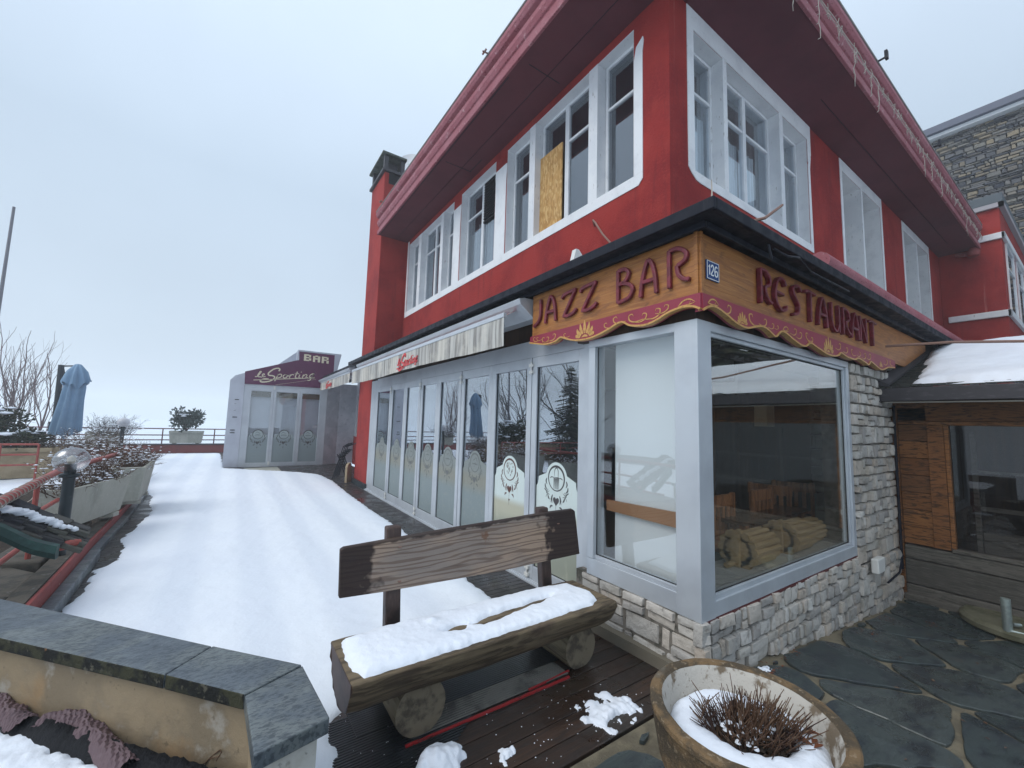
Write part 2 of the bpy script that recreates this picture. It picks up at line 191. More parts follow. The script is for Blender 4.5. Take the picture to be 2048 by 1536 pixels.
# ---------------------------------------------------------------- mesh builder
def cr(pts, n=4):
    """Catmull-Rom through points"""
    P = [Vector(p) for p in pts]
    if len(P) < 3: return P
    Q = [P[0]*2-P[1]]+P+[P[-1]*2-P[-2]]; o = []
    for i in range(1, len(Q)-2):
        a, b, c, d = Q[i-1:i+3]
        for k in range(n):
            t = k/n; o.append(.5*((2*b)+(c-a)*t+(2*a-5*b+4*c-d)*t*t+(3*b-a-3*c+d)*t**3))
    o.append(P[-1]); return o
class MB:
    def __init__(s): s.v = []; s.f = []; s.m = []; s.a = []; s.mi = 0; s.r = .5
    def face(s, idx): s.f.append(idx); s.m.append(s.mi); s.a.append(s.r)
    def poly(s, pts): n = len(s.v); s.v += [tuple(p) for p in pts]; s.face(tuple(range(n, n+len(pts)))); return s
    def box(s, x0, y0, z0, x1, y1, z1):
        x0, x1 = min(x0, x1), max(x0, x1); y0, y1 = min(y0, y1), max(y0, y1); z0, z1 = min(z0, z1), max(z0, z1)
        return s.hexa([(x0, y0, z0), (x1, y0, z0), (x1, y1, z0), (x0, y1, z0), (x0, y0, z1), (x1, y0, z1), (x1, y1, z1), (x0, y1, z1)])
    def hexa(s, p):
        n = len(s.v); s.v += [tuple(q) for q in p]
        for q in ((0, 3, 2, 1), (4, 5, 6, 7), (0, 1, 5, 4), (1, 2, 6, 5), (2, 3, 7, 6), (3, 0, 4, 7)): s.face(tuple(n+i for i in q))
        return s
    def obox(s, c, sx, sy, sz, rot):
        c = Vector(c)
        return s.hexa([c+rot @ Vector((x*sx/2, y*sy/2, z*sz/2)) for z in (-1, 1) for x, y in ((-1, -1), (1, -1), (1, 1), (-1, 1))])
    def prism(s, pts, off):
        """planar polygon pts (3d) extruded by vector off"""
        n = len(s.v); k = len(pts); off = Vector(off)
        s.v += [tuple(p) for p in pts]+[tuple(Vector(p)+off) for p in pts]
        s.face(tuple(range(n+k-1, n-1, -1))); s.face(tuple(range(n+k, n+2*k)))
        for i in range(k): j = (i+1) % k; s.face((n+i, n+j, n+k+j, n+k+i))
        return s
    def tube(s, pts, r, k=8, cap=True, sq=1.):
        P = [Vector(p) for p in pts]; R = r if isinstance(r, (list, tuple)) else [r]*len(P); base = len(s.v); u = None
        for i, p in enumerate(P):
            t = (P[min(i+1, len(P)-1)]-P[max(i-1, 0)]).normalized()
            if u is None: u = t.orthogonal().normalized()
            else:
                u = u-t*u.dot(t); u = u.normalized() if u.length > 1e-5 else t.orthogonal().normalized()
            w = t.cross(u)
            for j in range(k):
                a = 2*pi*j/k; s.v.append(tuple(p+(u*cos(a)+w*sin(a)*sq)*R[i]))
        for i in range(len(P)-1):
            for j in range(k): a = base+i*k; s.face((a+j, a+(j+1) % k, a+k+(j+1) % k, a+k+j))
        if cap: s.face(tuple(base+j for j in range(k-1, -1, -1))); s.face(tuple(base+(len(P)-1)*k+j for j in range(k)))
        return s
    def lathe(s, prof, c, n=24, ax=(1, 1)):
        b = len(s.v); c = Vector(c)
        for r, z in prof:
            for j in range(n): a = 2*pi*j/n; s.v.append((c.x+r*cos(a)*ax[0], c.y+r*sin(a)*ax[1], c.z+z))
        for i in range(len(prof)-1):
            for j in range(n): s.face((b+i*n+j, b+i*n+(j+1) % n, b+(i+1)*n+(j+1) % n, b+(i+1)*n+j))
        if prof[0][0] > 1e-4: s.face(tuple(b+j for j in range(n-1, -1, -1)))
        if prof[-1][0] > 1e-4: s.face(tuple(b+(len(prof)-1)*n+j for j in range(n)))
        return s
    def ribbon(s, pts, w, f, d0, d1, sm=4, taper=False):
        """2-d stroke of width w mapped by f(u,v,depth) to world, from depth d0 to d1"""
        P = cr([(p[0], p[1], 0) for p in pts], sm); b = len(s.v); n = len(P)
        for i, p in enumerate(P):
            t = (P[min(i+1, n-1)]-P[max(i-1, 0)]).normalized(); nn = Vector((-t.y, t.x, 0)); ww = w/2
            if taper: q = i/(n-1); ww *= max(.12, sin(pi*min(1, q*.9+.1))**.7)
            a, c = p+nn*ww, p-nn*ww
            s.v += [tuple(f(a.x, a.y, d0)), tuple(f(c.x, c.y, d0)), tuple(f(c.x, c.y, d1)), tuple(f(a.x, a.y, d1))]
        for i in range(n-1):
            for j in range(4): s.face((b+i*4+j, b+i*4+(j+1) % 4, b+i*4+4+(j+1) % 4, b+i*4+4+j))
        s.face((b, b+3, b+2, b+1)); e = b+(n-1)*4; s.face((e, e+1, e+2, e+3)); return s
    def build(s, name, mats, parent=None, smooth=False, bevel=0, seg=2, merge=False):
        me = bpy.data.meshes.new(name); me.from_pydata(s.v, [], s.f)
        mats = mats if isinstance(mats, (list, tuple)) else [mats]
        for m in mats: me.materials.append(m)
        me.polygons.foreach_set('material_index', s.m)
        at_ = me.attributes.new('rnd', 'FLOAT', 'FACE'); at_.data.foreach_set('value', s.a)
        me.polygons.foreach_set('use_smooth', [bool(smooth)]*len(s.f)); me.validate(); me.update()
        o = bpy.data.objects.new(name, me); C.objects.link(o)
        if smooth and smooth != 'all':
            try:
                me.set_sharp_from_angle(angle=radians(38))
            except Exception: pass
        if bevel:
            b = o.modifiers.new('bevel', 'BEVEL'); b.width = bevel; b.segments = seg; b.limit_method = 'ANGLE'; b.angle_limit = radians(40)
        if parent is not None: own(o, parent)
        return o
def own(o, parent):
    o.parent = parent
    o.matrix_parent_inverse = Matrix.Translation(-Vector(parent.location)) if parent.type == 'EMPTY' else Matrix.Identity(4)
def tag(o, label=None, cat=None, group=None, kind=None):
    if label: o['label'] = label
    if cat: o['category'] = cat
    if group: o['group'] = group
    if kind: o['kind'] = kind
    return o
def thing(name, label, cat, loc=(0, 0, 0), group=None):
    e = bpy.data.objects.new(name, None); C.objects.link(e); e.location = loc; e.empty_display_size = .1
    return tag(e, label, cat, group)
def copy_thing(root, loc, rz, label=None, scale=None):
    r = root.copy(); C.objects.link(r); r.location = loc; r.rotation_euler.z = rz
    if scale: r.scale = scale
    if label: r['label'] = label
    for ch in [o for o in bpy.data.objects if o.parent == root]:
        c = ch.copy(); C.objects.link(c); c.parent = r
        for g in [o for o in bpy.data.objects if o.parent == ch]:
            d = g.copy(); C.objects.link(d); d.parent = c
    return r
def nz(x, y, z=0): return noise.noise(Vector((x, y, z)))
def sdf(P, X, Y):
    """signed distance (+inside) of arrays X,Y to polygon P"""
    D = np.full(X.shape, 1e9); ins = np.zeros(X.shape, bool); n = len(P)
    for i in range(n):
        ax, ay = P[i]; bx, by = P[(i+1) % n]; dx, dy = bx-ax, by-ay; l = dx*dx+dy*dy+1e-12
        t = np.clip(((X-ax)*dx+(Y-ay)*dy)/l, 0, 1); D = np.minimum(D, np.hypot(X-ax-t*dx, Y-ay-t*dy))
        if abs(dy) > 1e-9: ins ^= ((ay > Y) != (by > Y)) & (X < (bx-ax)*(Y-ay)/dy+ax)
    return np.where(ins, D, -D)
def snow_field(name, P, zf, h, xs, ys, edge=.06, jit=.04, jf=6, rough=.012, holes=(), parent=None, mat=None, extra=None, drop=.03, vary=.25):
    """a layer of snow over ground height zf(x,y) with the outline P, thickness h"""
    X, Y = np.meshgrid(xs, ys); D = sdf(P, X, Y)
    for Hh in holes: D = np.minimum(D, -sdf(Hh, X, Y))
    nx, ny = len(xs), len(ys); b = MB(); keep = np.zeros((ny, nx), bool)
    for j in range(ny):
        for i in range(nx):
            x, y, d = X[j, i], Y[j, i], D[j, i]
            if d > -.35:
                d += jit*(nz(x*jf, y*jf, 3)+.5*nz(x*jf*2.7, y*jf*2.7, 8)); 
            g = zf(x, y)
            if d > 0:
                z = g+h*(1-math.exp(-d/edge))*(1+vary*nz(x*2, y*2, 1))+rough*nz(x*9, y*9, 5)*min(1, d/edge)+rough*.5*nz(x*30, y*30, 2)*min(1, d/edge)
                if extra: z += extra(x, y)*min(1, d/.15)
                keep[j, i] = True
            else: z = g-min(drop, -d*1.5)
            b.v.append((x, y, z))
    for j in range(ny-1):
        for i in range(nx-1):
            if keep[j, i] or keep[j+1, i] or keep[j, i+1] or keep[j+1, i+1]:
                a = j*nx+i; b.face((a, a+1, a+nx+1, a+nx))
    # drop unused vertices
    used = sorted({i for f in b.f for i in f}); mp = {o: k for k, o in enumerate(used)}
    b.v = [b.v[i] for i in used]; b.f = [tuple(mp[i] for i in f) for f in b.f]
    return b.build(name, mat or snow_m, parent, smooth='all')
def G(px, py, z=0): p = at(px, py, 2, z); return (p.x, p.y)
def frange(a, b, st): return list(np.arange(a, b+st*.5, st))
def rot_z(a): return Matrix.Rotation(a, 3, 'Z')
# ================================================================ SKY AND SUN
w = bpy.data.worlds.new('World'); bpy.context.scene.world = w; w.use_nodes = True; N = w.node_tree.nodes; L = w.node_tree.links
sky = N.new('ShaderNodeTexSky'); sky.sky_type = 'NISHITA'; sky.sun_disc = False
SUN_EL, SUN_AZ = radians(44), radians(-88)
sky.sun_elevation = SUN_EL; sky.sun_rotation = SUN_AZ; sky.dust_density = 4; sky.air_density = 1
tc = N.new('ShaderNodeTexCoord'); sx = N.new('ShaderNodeSeparateXYZ'); L.new(tc.outputs['Generated'], sx.inputs[0])
rp = N.new('ShaderNodeValToRGB'); L.new(sx.outputs['Z'], rp.inputs[0]); e = rp.color_ramp.elements
e[0].position = 0; e[0].color = (.53, .62, .715, 1); e[1].position = 1; e[1].color = (.84, .94, 1.08, 1)
q = e.new(.18); q.color = (.515, .615, .725, 1)
q = e.new(.45); q.color = (.49, .60, .725, 1)
q = e.new(.7); q.color = (.66, .79, .95, 1)
no = N.new('ShaderNodeTexNoise'); no.inputs['Scale'].default_value = 1.6; no.inputs['Detail'].default_value = 4; L.new(tc.outputs['Generated'], no.inputs[0])
mr = N.new('ShaderNodeMapRange'); L.new(no.outputs[0], mr.inputs[0]); mr.inputs[1].default_value = .3; mr.inputs[2].default_value = .7; mr.inputs[3].default_value = 8.9; mr.inputs[4].default_value = 10.1
vm = N.new('ShaderNodeVectorMath'); vm.operation = 'SCALE'; L.new(rp.outputs[0], vm.inputs[0]); L.new(mr.outputs[0], vm.inputs['Scale'])
mx = N.new('ShaderNodeMix'); mx.data_type = 'RGBA'; mx.inputs[0].default_value = .93; L.new(sky.outputs[0], mx.inputs[6]); L.new(vm.outputs[0], mx.inputs[7])
L.new(mx.outputs[2], N['Background'].inputs[0]); N['Background'].inputs[1].default_value = .1
sl = bpy.data.lights.new('sun', 'SUN'); sl.energy = 1.2; sl.angle = radians(40); sl.color = (1, .97, .93); so = bpy.data.objects.new('sun', sl); C.objects.link(so)
sd = Vector((sin(SUN_AZ)*cos(SUN_EL), cos(SUN_AZ)*cos(SUN_EL), sin(SUN_EL))); so.rotation_euler = sd.to_track_quat('Z', 'Y').to_euler()
bpy.context.scene.view_settings.view_transform = 'Standard'; bpy.context.scene.view_settings.look = 'None'; bpy.context.scene.view_settings.exposure = .34
bpy.context.scene.cycles.max_bounces = 8; bpy.context.scene.cycles.transparent_max_bounces = 16; bpy.context.scene.cycles.volume_bounces = 3
# ================================================================ GROUND
def slate_z(x): return -.092*min(max(x-2.9, 0), 2.8)
b = MB(); b.poly([(-900, -900, -9), (900, -900, -9), (900, 900, -9), (-900, 900, -9)]).build('snowy_valley_ground', M('valley_snow', (.66, .73, .80), .9), None)['kind'] = 'structure'
# terrace slab (concrete body) and its ribbed dark decking
b = MB(); b.box(-2.9, 2.45, -2, 3.3, 21.3, -.03); o = b.build('terrace_slab', concrete); o['kind'] = 'structure'
b = MB()
def plank_strip(b, x0, x1, y0, y1, z, pitch, gap, along='x', th=.03):
    p = y0 if along == 'x' else x0; e_ = y1 if along == 'x' else x1
    while p < e_-.005:
        b.r = random.random(); q = min(p+pitch-gap, e_)
        if along == 'x': b.box(x0, p, z-th, x1, q, z)
        else: b.box(p, y0, z-th, q, y1, z)
        p += pitch
plank_strip(b, 1.3, 2.6, 2.47, 9.4, 0, .075, .007)
plank_strip(b, -1.7, -.3, 3.2, 13, 0, .075, .007)
plank_strip(b, 1.3, 3.4, 9.4, 15.2, 0, .15, .007)
plank_strip(b, -2.4, .4, 12.6, 21.2, -.001, .3, .01)
b.build('terrace_decking', tile_m)['kind'] = 'structure'
# wooden deck near the bench and slate paving
b = MB()
for k in range(8):
    y0 = 1.52+k*.118; b.r = random.random(); 
    b.box(.0, y0, -.04, 2.44, y0+.112, -.0)
b.build('wooden_deck', deck_m, None, bevel=.004)['kind'] = 'structure'
b = MB(); b.box(-3, -3, -.8, 2.9, 1.51, -.012)
b.hexa([(2.9, -6, -1.2), (5.7, -6, -1.2), (5.7, 1.6, -1.2), (2.9, 1.6, -1.2), (2.9, -6, -.012), (5.7, -6, -.27), (5.7, 1.6, -.27), (2.9, 1.6, -.012)])
b.box(5.7, -6, -1.2, 8, 1.6, -.27)
b.build('paving_joints', joint_m)['kind'] = 'structure'
# irregular slate slabs: Voronoi cells, inset and rounded
def clip(poly, a, n):
    out = []
    for i in range(len(poly)):
        p, q = poly[i], poly[(i+1) % len(poly)]; dp = (p-a).dot(n); dq = (q-a).dot(n)
        if dp <= 0: out.append(p)
        if (dp < 0 < dq) or (dq < 0 < dp): out.append(p+(q-p)*(dp/(dp-dq)))
    return out
rs = random.Random(21); seeds = []
ang = radians(14); ca, sa = cos(ang), sin(ang)
for i in range(-8, 22):
    for j in range(-30, 14):
        u = (i+.5*(j % 2))*.92+rs.uniform(-.34, .34); v = j*.42+rs.uniform(-.15, .15)
        seeds.append(Vector((u*ca-v*sa, u*sa+v*ca)))
b = MB()
for s_ in seeds:
    if not (-1.6 < s_.x < 8 and -3.2 < s_.y < 1.75): continue
    poly = [s_+Vector(p) for p in ((-1, -1), (1, -1), (1, 1), (-1, 1))]
    for t_ in seeds:
        if t_ is s_: continue
        d = t_-s_
        if d.length > 2: continue
        # the stretched metric makes long slabs
        poly = clip(poly, (s_+t_)/2-d.normalized()*.019, d.normalized())
        if len(poly) < 3: break
    if len(poly) < 3: continue
    for a_, n__ in (((0, 1.44), (0, 1)), ((6.3, 0), (1, 0))): poly = clip(poly, Vector(a_), Vector(n__)) if len(poly) > 2 else poly
    if len(poly) < 3: continue
    # subdivide and wobble the outline
    pts = []
    for i in range(len(poly)):
        p, q_ = poly[i], poly[(i+1) % len(poly)]; m = max(1, int((q_-p).length/.06))
        for k in range(m): r_ = p+(q_-p)*(k/m); pts.append(r_)
    if len(pts) < 4: continue
    cx = sum((p.x for p in pts))/len(pts); cy = sum((p.y for p in pts))/len(pts); cv = Vector((cx, cy)); L_ = len(pts)
    sm = [(pts[i-1]+pts[i]*2+pts[(i+1) % L_])/4 for i in range(L_)]
    pts = [p+Vector((nz(p.x*9, p.y*9, 4), nz(p.x*9, p.y*9, 9)))*.022 for p in sm]
    tl = rs.uniform(-.003, .004); b.r = rs.random(); n0 = len(b.v); n = len(pts)
    for sc, dz in ((1, -.012), (1, .001), (.985, .006)):
        for p in pts: q_ = cv+(p-cv)*sc; b.v.append((q_.x, q_.y, slate_z(q_.x)+dz+tl))
    for k in (0, 1):
        for i in range(n): b.face((n0+k*n+i, n0+k*n+(i+1) % n, n0+(k+1)*n+(i+1) % n, n0+(k+1)*n+i))
    b.v.append((cx, cy, slate_z(cx)+.007+tl)); c_ = len(b.v)-1
    for i in range(n): b.face((n0+2*n+i, n0+2*n+(i+1) % n, c_))
b.build('slate_paving', slate_m)['kind'] = 'structure'
# snow on the terrace
P = [G(*p) for p in ((447, 937), (600, 945), (640, 950), (665, 962), (700, 990), (760, 1032), (800, 1057), (920, 1150), (975, 1190))]+[(1.98, 2.75), (1.9, 2.42), (1.14, 2.40), (.60, 2.42), (.52, 2.3), (.53, 2.12), (.47, 1.9), (.50, 1.6), (.30, 1.5), (.05, 2.3), (-.4, 2.9), (-.98, 3.6)]+[G(*p) for p in ((130, 1215), (165, 1185), (190, 1140), (238, 1120), (245, 1095), (240, 1080), (270, 1058), (305, 1020), (296, 1008), (305, 995), (285, 975), (290, 960), (296, 930), (312, 908), (440, 907))]
ys = [1.5]
while ys[-1] < 21.2: ys.append(ys[-1]+max(.022, .009*ys[-1]))
xs = frange(-2.6, 2.4, .03)
o = snow_field('terrace_snow', P, lambda x, y: .002, .026, xs, ys, edge=.04, jit=.035, jf=8, rough=.004, mat=snow_t, vary=.04,
    extra=lambda x, y: 0.0035*sin((x+.08*nz(x*.5, y*.5))*2*pi/.58)+.004*nz(x*1.5, y*.6, 7)+.003*nz(x*14, y*9, 7))
tag(o, kind='stuff')
def patch(name, cx, cy, rx, ry, h, seed, zf, res=.008, rough=.02, th=.25, jf=14):
    P = [(cx+rx*cos(a), cy+ry*sin(a)) for a in np.linspace(0, 2*pi, 24)[:-1]]
    return tag(snow_field(name, P, zf, h, frange(cx-rx-.05, cx+rx+.05, res), frange(cy-ry-.05, cy+ry+.05, res), edge=.03, jit=th, jf=jf, rough=rough), kind='stuff')
x, y = G(1215, 1420); patch('snow_patch', x, y, .17, .10, .02, 1, lambda x, y: .001, th=.10, jf=16)
x, y = G(1014, 1510); patch('snow_patch', x, y, .045, .035, .015, 2, lambda x, y: .001, th=.05, jf=30, res=.005)
x, y = G(880, 1525); patch('snow_patch', x, y, .115, .085, .06, 3, lambda x, y: .001, th=.03)
x, y = G(1475, 1336); patch('snow_patch', 3.02, 1.40, .05, .03, .01, 3, lambda x, y: slate_z(x)+.004, th=.04, jf=30, res=.006)
b = MB(); b.mi = 0
for k in range(160):
    px, py = random.uniform(680, 1300), random.uniform(1370, 1530); x, y = G(px, py)
    if y < 1.53: continue
    b.lathe([(.0001, 0), (random.uniform(.0015, .004), .002), (.0001, .005)], (x, y, .001), 5)
tag(b.build('snow_crumbs', snow_m), kind='stuff')
# ribbed mats and the red stripe under the bench
b = MB()
for k in range(13): b.box(.62, 2.18+k*.0165, 0, 2.0, 2.18+k*.0165+.010, .008)
b.box(.62, 2.18, 0, 2.0, 2.395, .004); tag(b.build('rubber_mat', mat_black), 'black ribbed rubber mat under the back of the log bench', 'doormat')
b = MB()
for k in range(9): b.box(.84, 2.03+k*.0165, 0, 1.86, 2.03+k*.0165+.010, .007)
b.box(.84, 2.03, 0, 1.86, 2.178, .004); tag(b.build('door_mat', mat_grey), 'worn grey ribbed mat between the two round legs of the log bench', 'doormat')
b = MB()
for k in range(46): b.box(.40, 1.60+k*.0165, 0, .62+k*.022, 1.60+k*.0165+.010, .0055)
tag(b.build('rubber_mat', mat_black), 'black ribbed rubber strip in front of the left bench leg beside the snow', 'doormat')
b = MB(); r_ = []
P_ = [(0.80+k*.04, 2.0+.006*nz(k*.7, 1)) for k in range(27)]
b.ribbon(P_, .013, lambda u, v, d: (u, v, d), .0, .0095, sm=2); b.ribbon([(1.55, 2.03), (1.72, 2.038), (1.88, 2.05)], .012, lambda u, v, d: (u, v, d), .001, .0085)
tag(b.build('painted_red_line', red_stripe), kind='structure')
# dead leaves and debris
def leaf_bits(name, spots, label, mat, n=12, r=.012, spread=.08):
    b = MB()
    for (x, y, z) in spots:
        for k in range(n):
            a = random.uniform(0, 6.3); s = random.uniform(.5, 1.2)*r; X, Y = x+random.gauss(0, spread), y+random.gauss(0, spread*.5)
            zz = slate_z(X)+.012+random.uniform(0, .006) if z is None else z
            b.poly([(X+s*cos(a), Y+s*sin(a), zz), (X+s*.5*cos(a+1.6), Y+s*.5*sin(a+1.6), zz+s*.3), (X-s*cos(a), Y-s*sin(a), zz), (X+s*.5*cos(a-1.6), Y+s*.5*sin(a-1.6), zz+s*.2)])
    return tag(b.build(name, mat), label, kind='stuff')
leaf_bits('dead_leaves', [(3.1, 1.42, None), (3.0, 1.36, None), (5.3, 1.35, None), (5.6, 1.1, None), (4.6, 1.3, None), (3.5, 1.42, None)], None, leaf_litter)
leaf_bits('dead_leaves', [(2.6, .6, None), (3.6, .5, None), (4.2, .9, None), (3.3, .2, None)], None, twig, n=7, spread=.3, r=.015)
# ================================================================ RESTAURANT BUILDING
R = thing('restaurant_building', 'two storey red rendered restaurant with white framed upper windows and deep maroon eaves', 'building', (3.2, 2.2, 0))
def wall_boxes(b, axis, p0, p1, us, zs, holes):
    """wall between planes p0..p1 on axis; cells of the us x zs grid that are not in a hole"""
    us = sorted(set(us)); zs = sorted(set(zs))
    for i in range(len(us)-1):
        run = None
        for j in range(len(zs)-1):
            u, z = (us[i]+us[i+1])/2, (zs[j]+zs[j+1])/2
            solid = not any(h[0] < u < h[1] and h[2] < z < h[3] for h in holes)
            if solid:
                if run is None: run = zs[j]
            if run is not None and (not solid or j == len(zs)-2):
                top = zs[j+1] if solid else zs[j]
                if axis == 0: b.box(p0, us[i], run, p1, us[i+1], top)
                else: b.box(us[i], p0, run, us[i+1], p1, top)
                run = None
HL = [(2.62, 5.03, 4.09, 5.74), (5.36, 6.56, 4.09, 5.74), (6.87, 9.28, 4.09, 5.74)]
HR = [(3.60, 6.34, 4.09, 5.62), (7.63, 9.49, 3.95, 5.66), (10.92, 12.84, 3.95, 5.66)]
b = MB()
wall_boxes(b, 0, 3.2, 3.5, [2.2, 9.45]+[h[0] for h in HL]+[h[1] for h in HL], [2.83, 5.86, 4.09, 5.74], HL)
wall_boxes(b, 1, 2.2, 2.5, [3.5, 14]+[h[0] for h in HR]+[h[1] for h in HR], [2.83, 5.86, 4.09, 3.95, 5.62, 5.66], HR)
b.build('upper_wall', red_plaster, R)
b = MB(); b.box(3.2, 9.46, 2.9, 3.5, 10.45, 7); b.box(3.5, 9.3, 0, 14, 9.6, 6.2); b.build('rear_wall', red_plaster, R)
# roof, soffit and moulded fascia
b = MB(); b.box(2.5, 1.55, 5.85, 3.5, 9.449, 5.90); b.box(3.5, 1.55, 5.851, 13.88, 2.6, 5.90); b.build('soffit', soffit_m, R)
def sweep(b, prof, corner_l, y_end, x_end):
    """profile of (outward, height) swept along both eaves with a mitred corner"""
    n = len(prof); base = len(b.v)
    for (o_, z) in prof: b.v.append((2.5-o_, y_end, z))
    for (o_, z) in prof: b.v.append((2.5-o_, 1.55-o_, z))
    for (o_, z) in prof: b.v.append((x_end, 1.55-o_, z))
    for s_ in (0, 1):
        for i in range(n): j = (i+1) % n; a = base+s_*n; b.face((a+i, a+j, a+n+j, a+n+i))
    b.face(tuple(base+i for i in range(n))); b.face(tuple(base+2*n+i for i in reversed(range(n))))
b = MB(); sweep(b, [(0, 5.84), (.035, 5.84), (.035, 5.94), (-.0, 5.95), (-.0, 6.03), (.02, 6.04), (.045, 6.10), (.045, 6.17), (.005, 6.18), (.005, 6.235), (.06, 6.25), (.085, 6.30), (.085, 6.36), (.0, 6.37), (-.2, 6.37), (-.2, 5.9), (-.001, 5.9)], 0, 9.44, 13.85)
b.build('moulded_fascia', pink_fascia, R, bevel=.006)
b = MB(); sweep(b, [(.06, 6.364), (.09, 6.364), (.095, 6.37), (.095, 6.382), (.0, 6.39), (-.2, 6.39), (-.2, 6.375), (.06, 6.375)], 0, 9.44, 13.85); b.build('roof_edge_flashing', M('pale_flashing', (.22, .20, .19), .6), R)
b = MB(); b.poly([(2.5, 9.44, 6.40), (2.5, 1.55, 6.40), (7.0, 6.0, 7.6), (7.0, 9.44, 7.6)]); b.poly([(2.5, 1.55, 6.42), (13.9, 1.55, 6.42), (13.9, 6, 7.6), (7, 6, 7.6)]); b.poly([(2.5, 9.44, 6.42), (7, 9.44, 7.6), (7, 9.44, 5.95), (2.5, 9.44, 5.95)]); b.poly([(7, 9.44, 7.6), (7, 6, 7.6), (13.9, 6, 7.6), (13.9, 9.44, 7.6)]); b.build('roof', dark_fascia, R)
b = MB(); b.box(2.62, 3.7, 5.846, 3.1, 3.708, 5.85); b.box(2.6, 6.0, 5.845, 3.08, 6.008, 5.85); b.box(3.06, 5.6, 5.845, 3.068, 6, 5.85); b.box(2.52, 4.0, 5.845, 2.528, 9.4, 5.8495); b.box(2.9, 2.5, 5.845, 2.904, 9.4, 5.8495); b.box(6, 1.9, 5.846, 13, 1.905, 5.8505); b.build('soffit_joint', black_metal, R)
# eave brackets (small fixings on the fascia)
for x_, y_ in ((2.40, 4.35), (2.40, 8.9)): b = MB(); b.tube([(x_+.02, y_, 6.38), (x_-.07, y_, 6.37)], .012, 6); b.tube([(x_-.03, y_-.03, 6.40), (x_-.05, y_+.04, 6.36)], .012, 6); b.build('bracket', rust_m, R)
for x_ in (6.6, 9.4): b = MB(); b.tube([(x_, 1.46, 6.38), (x_, 1.38, 6.38)], .014, 6); b.box(x_-.03, 1.36, 6.35, x_+.03, 1.39, 6.46); b.build('bracket', black_metal, R)
# pillar and chimney
b = MB(); b.box(2.56, 9.45, -.02, 3.52, 10.55, 7.45); pil = b.build('chimney_pillar', red_plaster, R, bevel=.012)
b = MB(); b.box(2.50, 9.40, 7.452, 3.1, 10.05, 7.52); b.box(2.5, 10.052, 7.452, 3.1, 10.6, 7.52)
for x_, y_ in ((2.58, 9.48), (2.98, 9.48), (2.58, 10.42), (2.98, 10.42)): b.box(x_-.05, y_-.05, 7.52, x_+.05, y_+.05, 7.86)
b.box(2.66, 9.6, 7.52, 2.9, 10.3, 7.8)
b.build('chimney_vent', dark_fascia, R, bevel=.01); b = MB(); b.box(2.47, 9.38, 7.862, 3.06, 10.58, 7.92); b.box(2.55, 9.44, 7.932, 3.03, 10.5, 7.96); b.build('chimney_cap', M('mossy_slab', (.10, .115, .10), .9, layers=[n_(8, (.05, .06, .05), .45, .6, .8)]), R, bevel=.01)
b = MB(); b.box(2.66, 9.444, 7.18, 2.98, 9.5, 7.45); b.build('chimney_opening', dark_gasket, R)
b = MB(); b.box(2.52, 9.40, -.02, 2.56, 10.6, .12); b.build('plinth', black_iron, R)
# white surrounds, reveals and piers
def flare_y(b, y0, y1, z0, z1, x, th=.006, fl=.025, lo=False):
    b.prism([(x, y0, z0), (x, y0, z1-.35), (x, y0-fl*.3, z1-.2), (x, y0-fl, z1-.12), (x, y0-fl, z1), (x, y1+fl, z1), (x, y1+fl, z1-.12), (x, y1+fl*.3, z1-.2), (x, y1, z1-.35), (x, y1, z0)], (-th, 0, 0))
b = MB(); x_ = 3.1995
pts = [(9.37, 3.965), (9.37, 4.088), (2.63, 4.088), (2.60, 4.088), (2.505, 4.088), (2.505, 4.02), (2.56, 3.965)]
b.prism([(x_, p[0], p[1]) for p in pts], (-.008, 0, 0))
flare_y(b, 5.045, 5.345, 4.09, 5.54, x_, fl=.014); flare_y(b, 6.575, 6.855, 4.09, 5.55, x_, fl=.014)
b.prism([(x_, 2.505, 4.09), (x_, 2.505, 5.40), (x_, 2.49, 5.52), (x_, 2.50, 5.56), (x_, 2.585, 5.50), (x_, 2.612, 5.36), (x_, 2.612, 4.09)], (-.008, 0, 0))
b.prism([(x_, 9.29, 4.09), (x_, 9.29, 5.82), (x_, 9.37, 5.82), (x_, 9.37, 4.09)], (-.008, 0, 0))
b.build('painted_surround', white_paint, R)
b = MB()
for h in HL:
    b = MB()
    b.box(3.202, h[0]-.004, h[3]-.004, 3.5, h[1]+.004, h[3]+.004); b.box(3.202, h[0]-.004, h[2]-.02, 3.5, h[1]+.004, h[2]+.004)
    b.box(3.203, h[0]-.006, h[2], 3.5, h[0]+.006, h[3]); b.box(3.203, h[1]-.006, h[2], 3.5, h[1]+.006, h[3]); b.build('window_reveal', white_paint, R)
for y0, y1 in ((3.135, 3.275), (4.315, 4.445), (7.33, 7.46), (8.50, 8.66)): b = MB(); b.box(3.196, y0, 4.092, 3.46, y1, 5.738); b.build('window_mullion', white_wood, R)
for h in HR:
    b = MB()
    d_ = 2.5 if h[0] < 4 else 2.78
    b.box(h[0]-.004, 2.202, h[3]-.004, h[1]+.004, d_, h[3]+.004); b.box(h[0]-.004, 2.202, h[2]-.02, h[1]+.004, d_, h[2]+.004)
    b.box(h[0]-.006, 2.203, h[2], h[0]+.006, d_, h[3]); b.box(h[1]-.006, 2.203, h[2], h[1]+.006, d_, h[3]); b.build('window_reveal', white_paint, R)
for x0, x1 in ((4.16, 4.24), (5.50, 5.60)): b = MB(); b.box(x0, 2.196, 4.092, x1, 2.46, 5.62); b.build('window_mullion', white_wood, R)
for x0, x1 in ((8.49, 8.56), (11.86, 11.93)): b = MB(); b.box(x0, 2.196, 3.95, x1, 2.77, 5.66); b.build('window_mullion', white_wood, R)
b = MB(); y_ = 2.1995
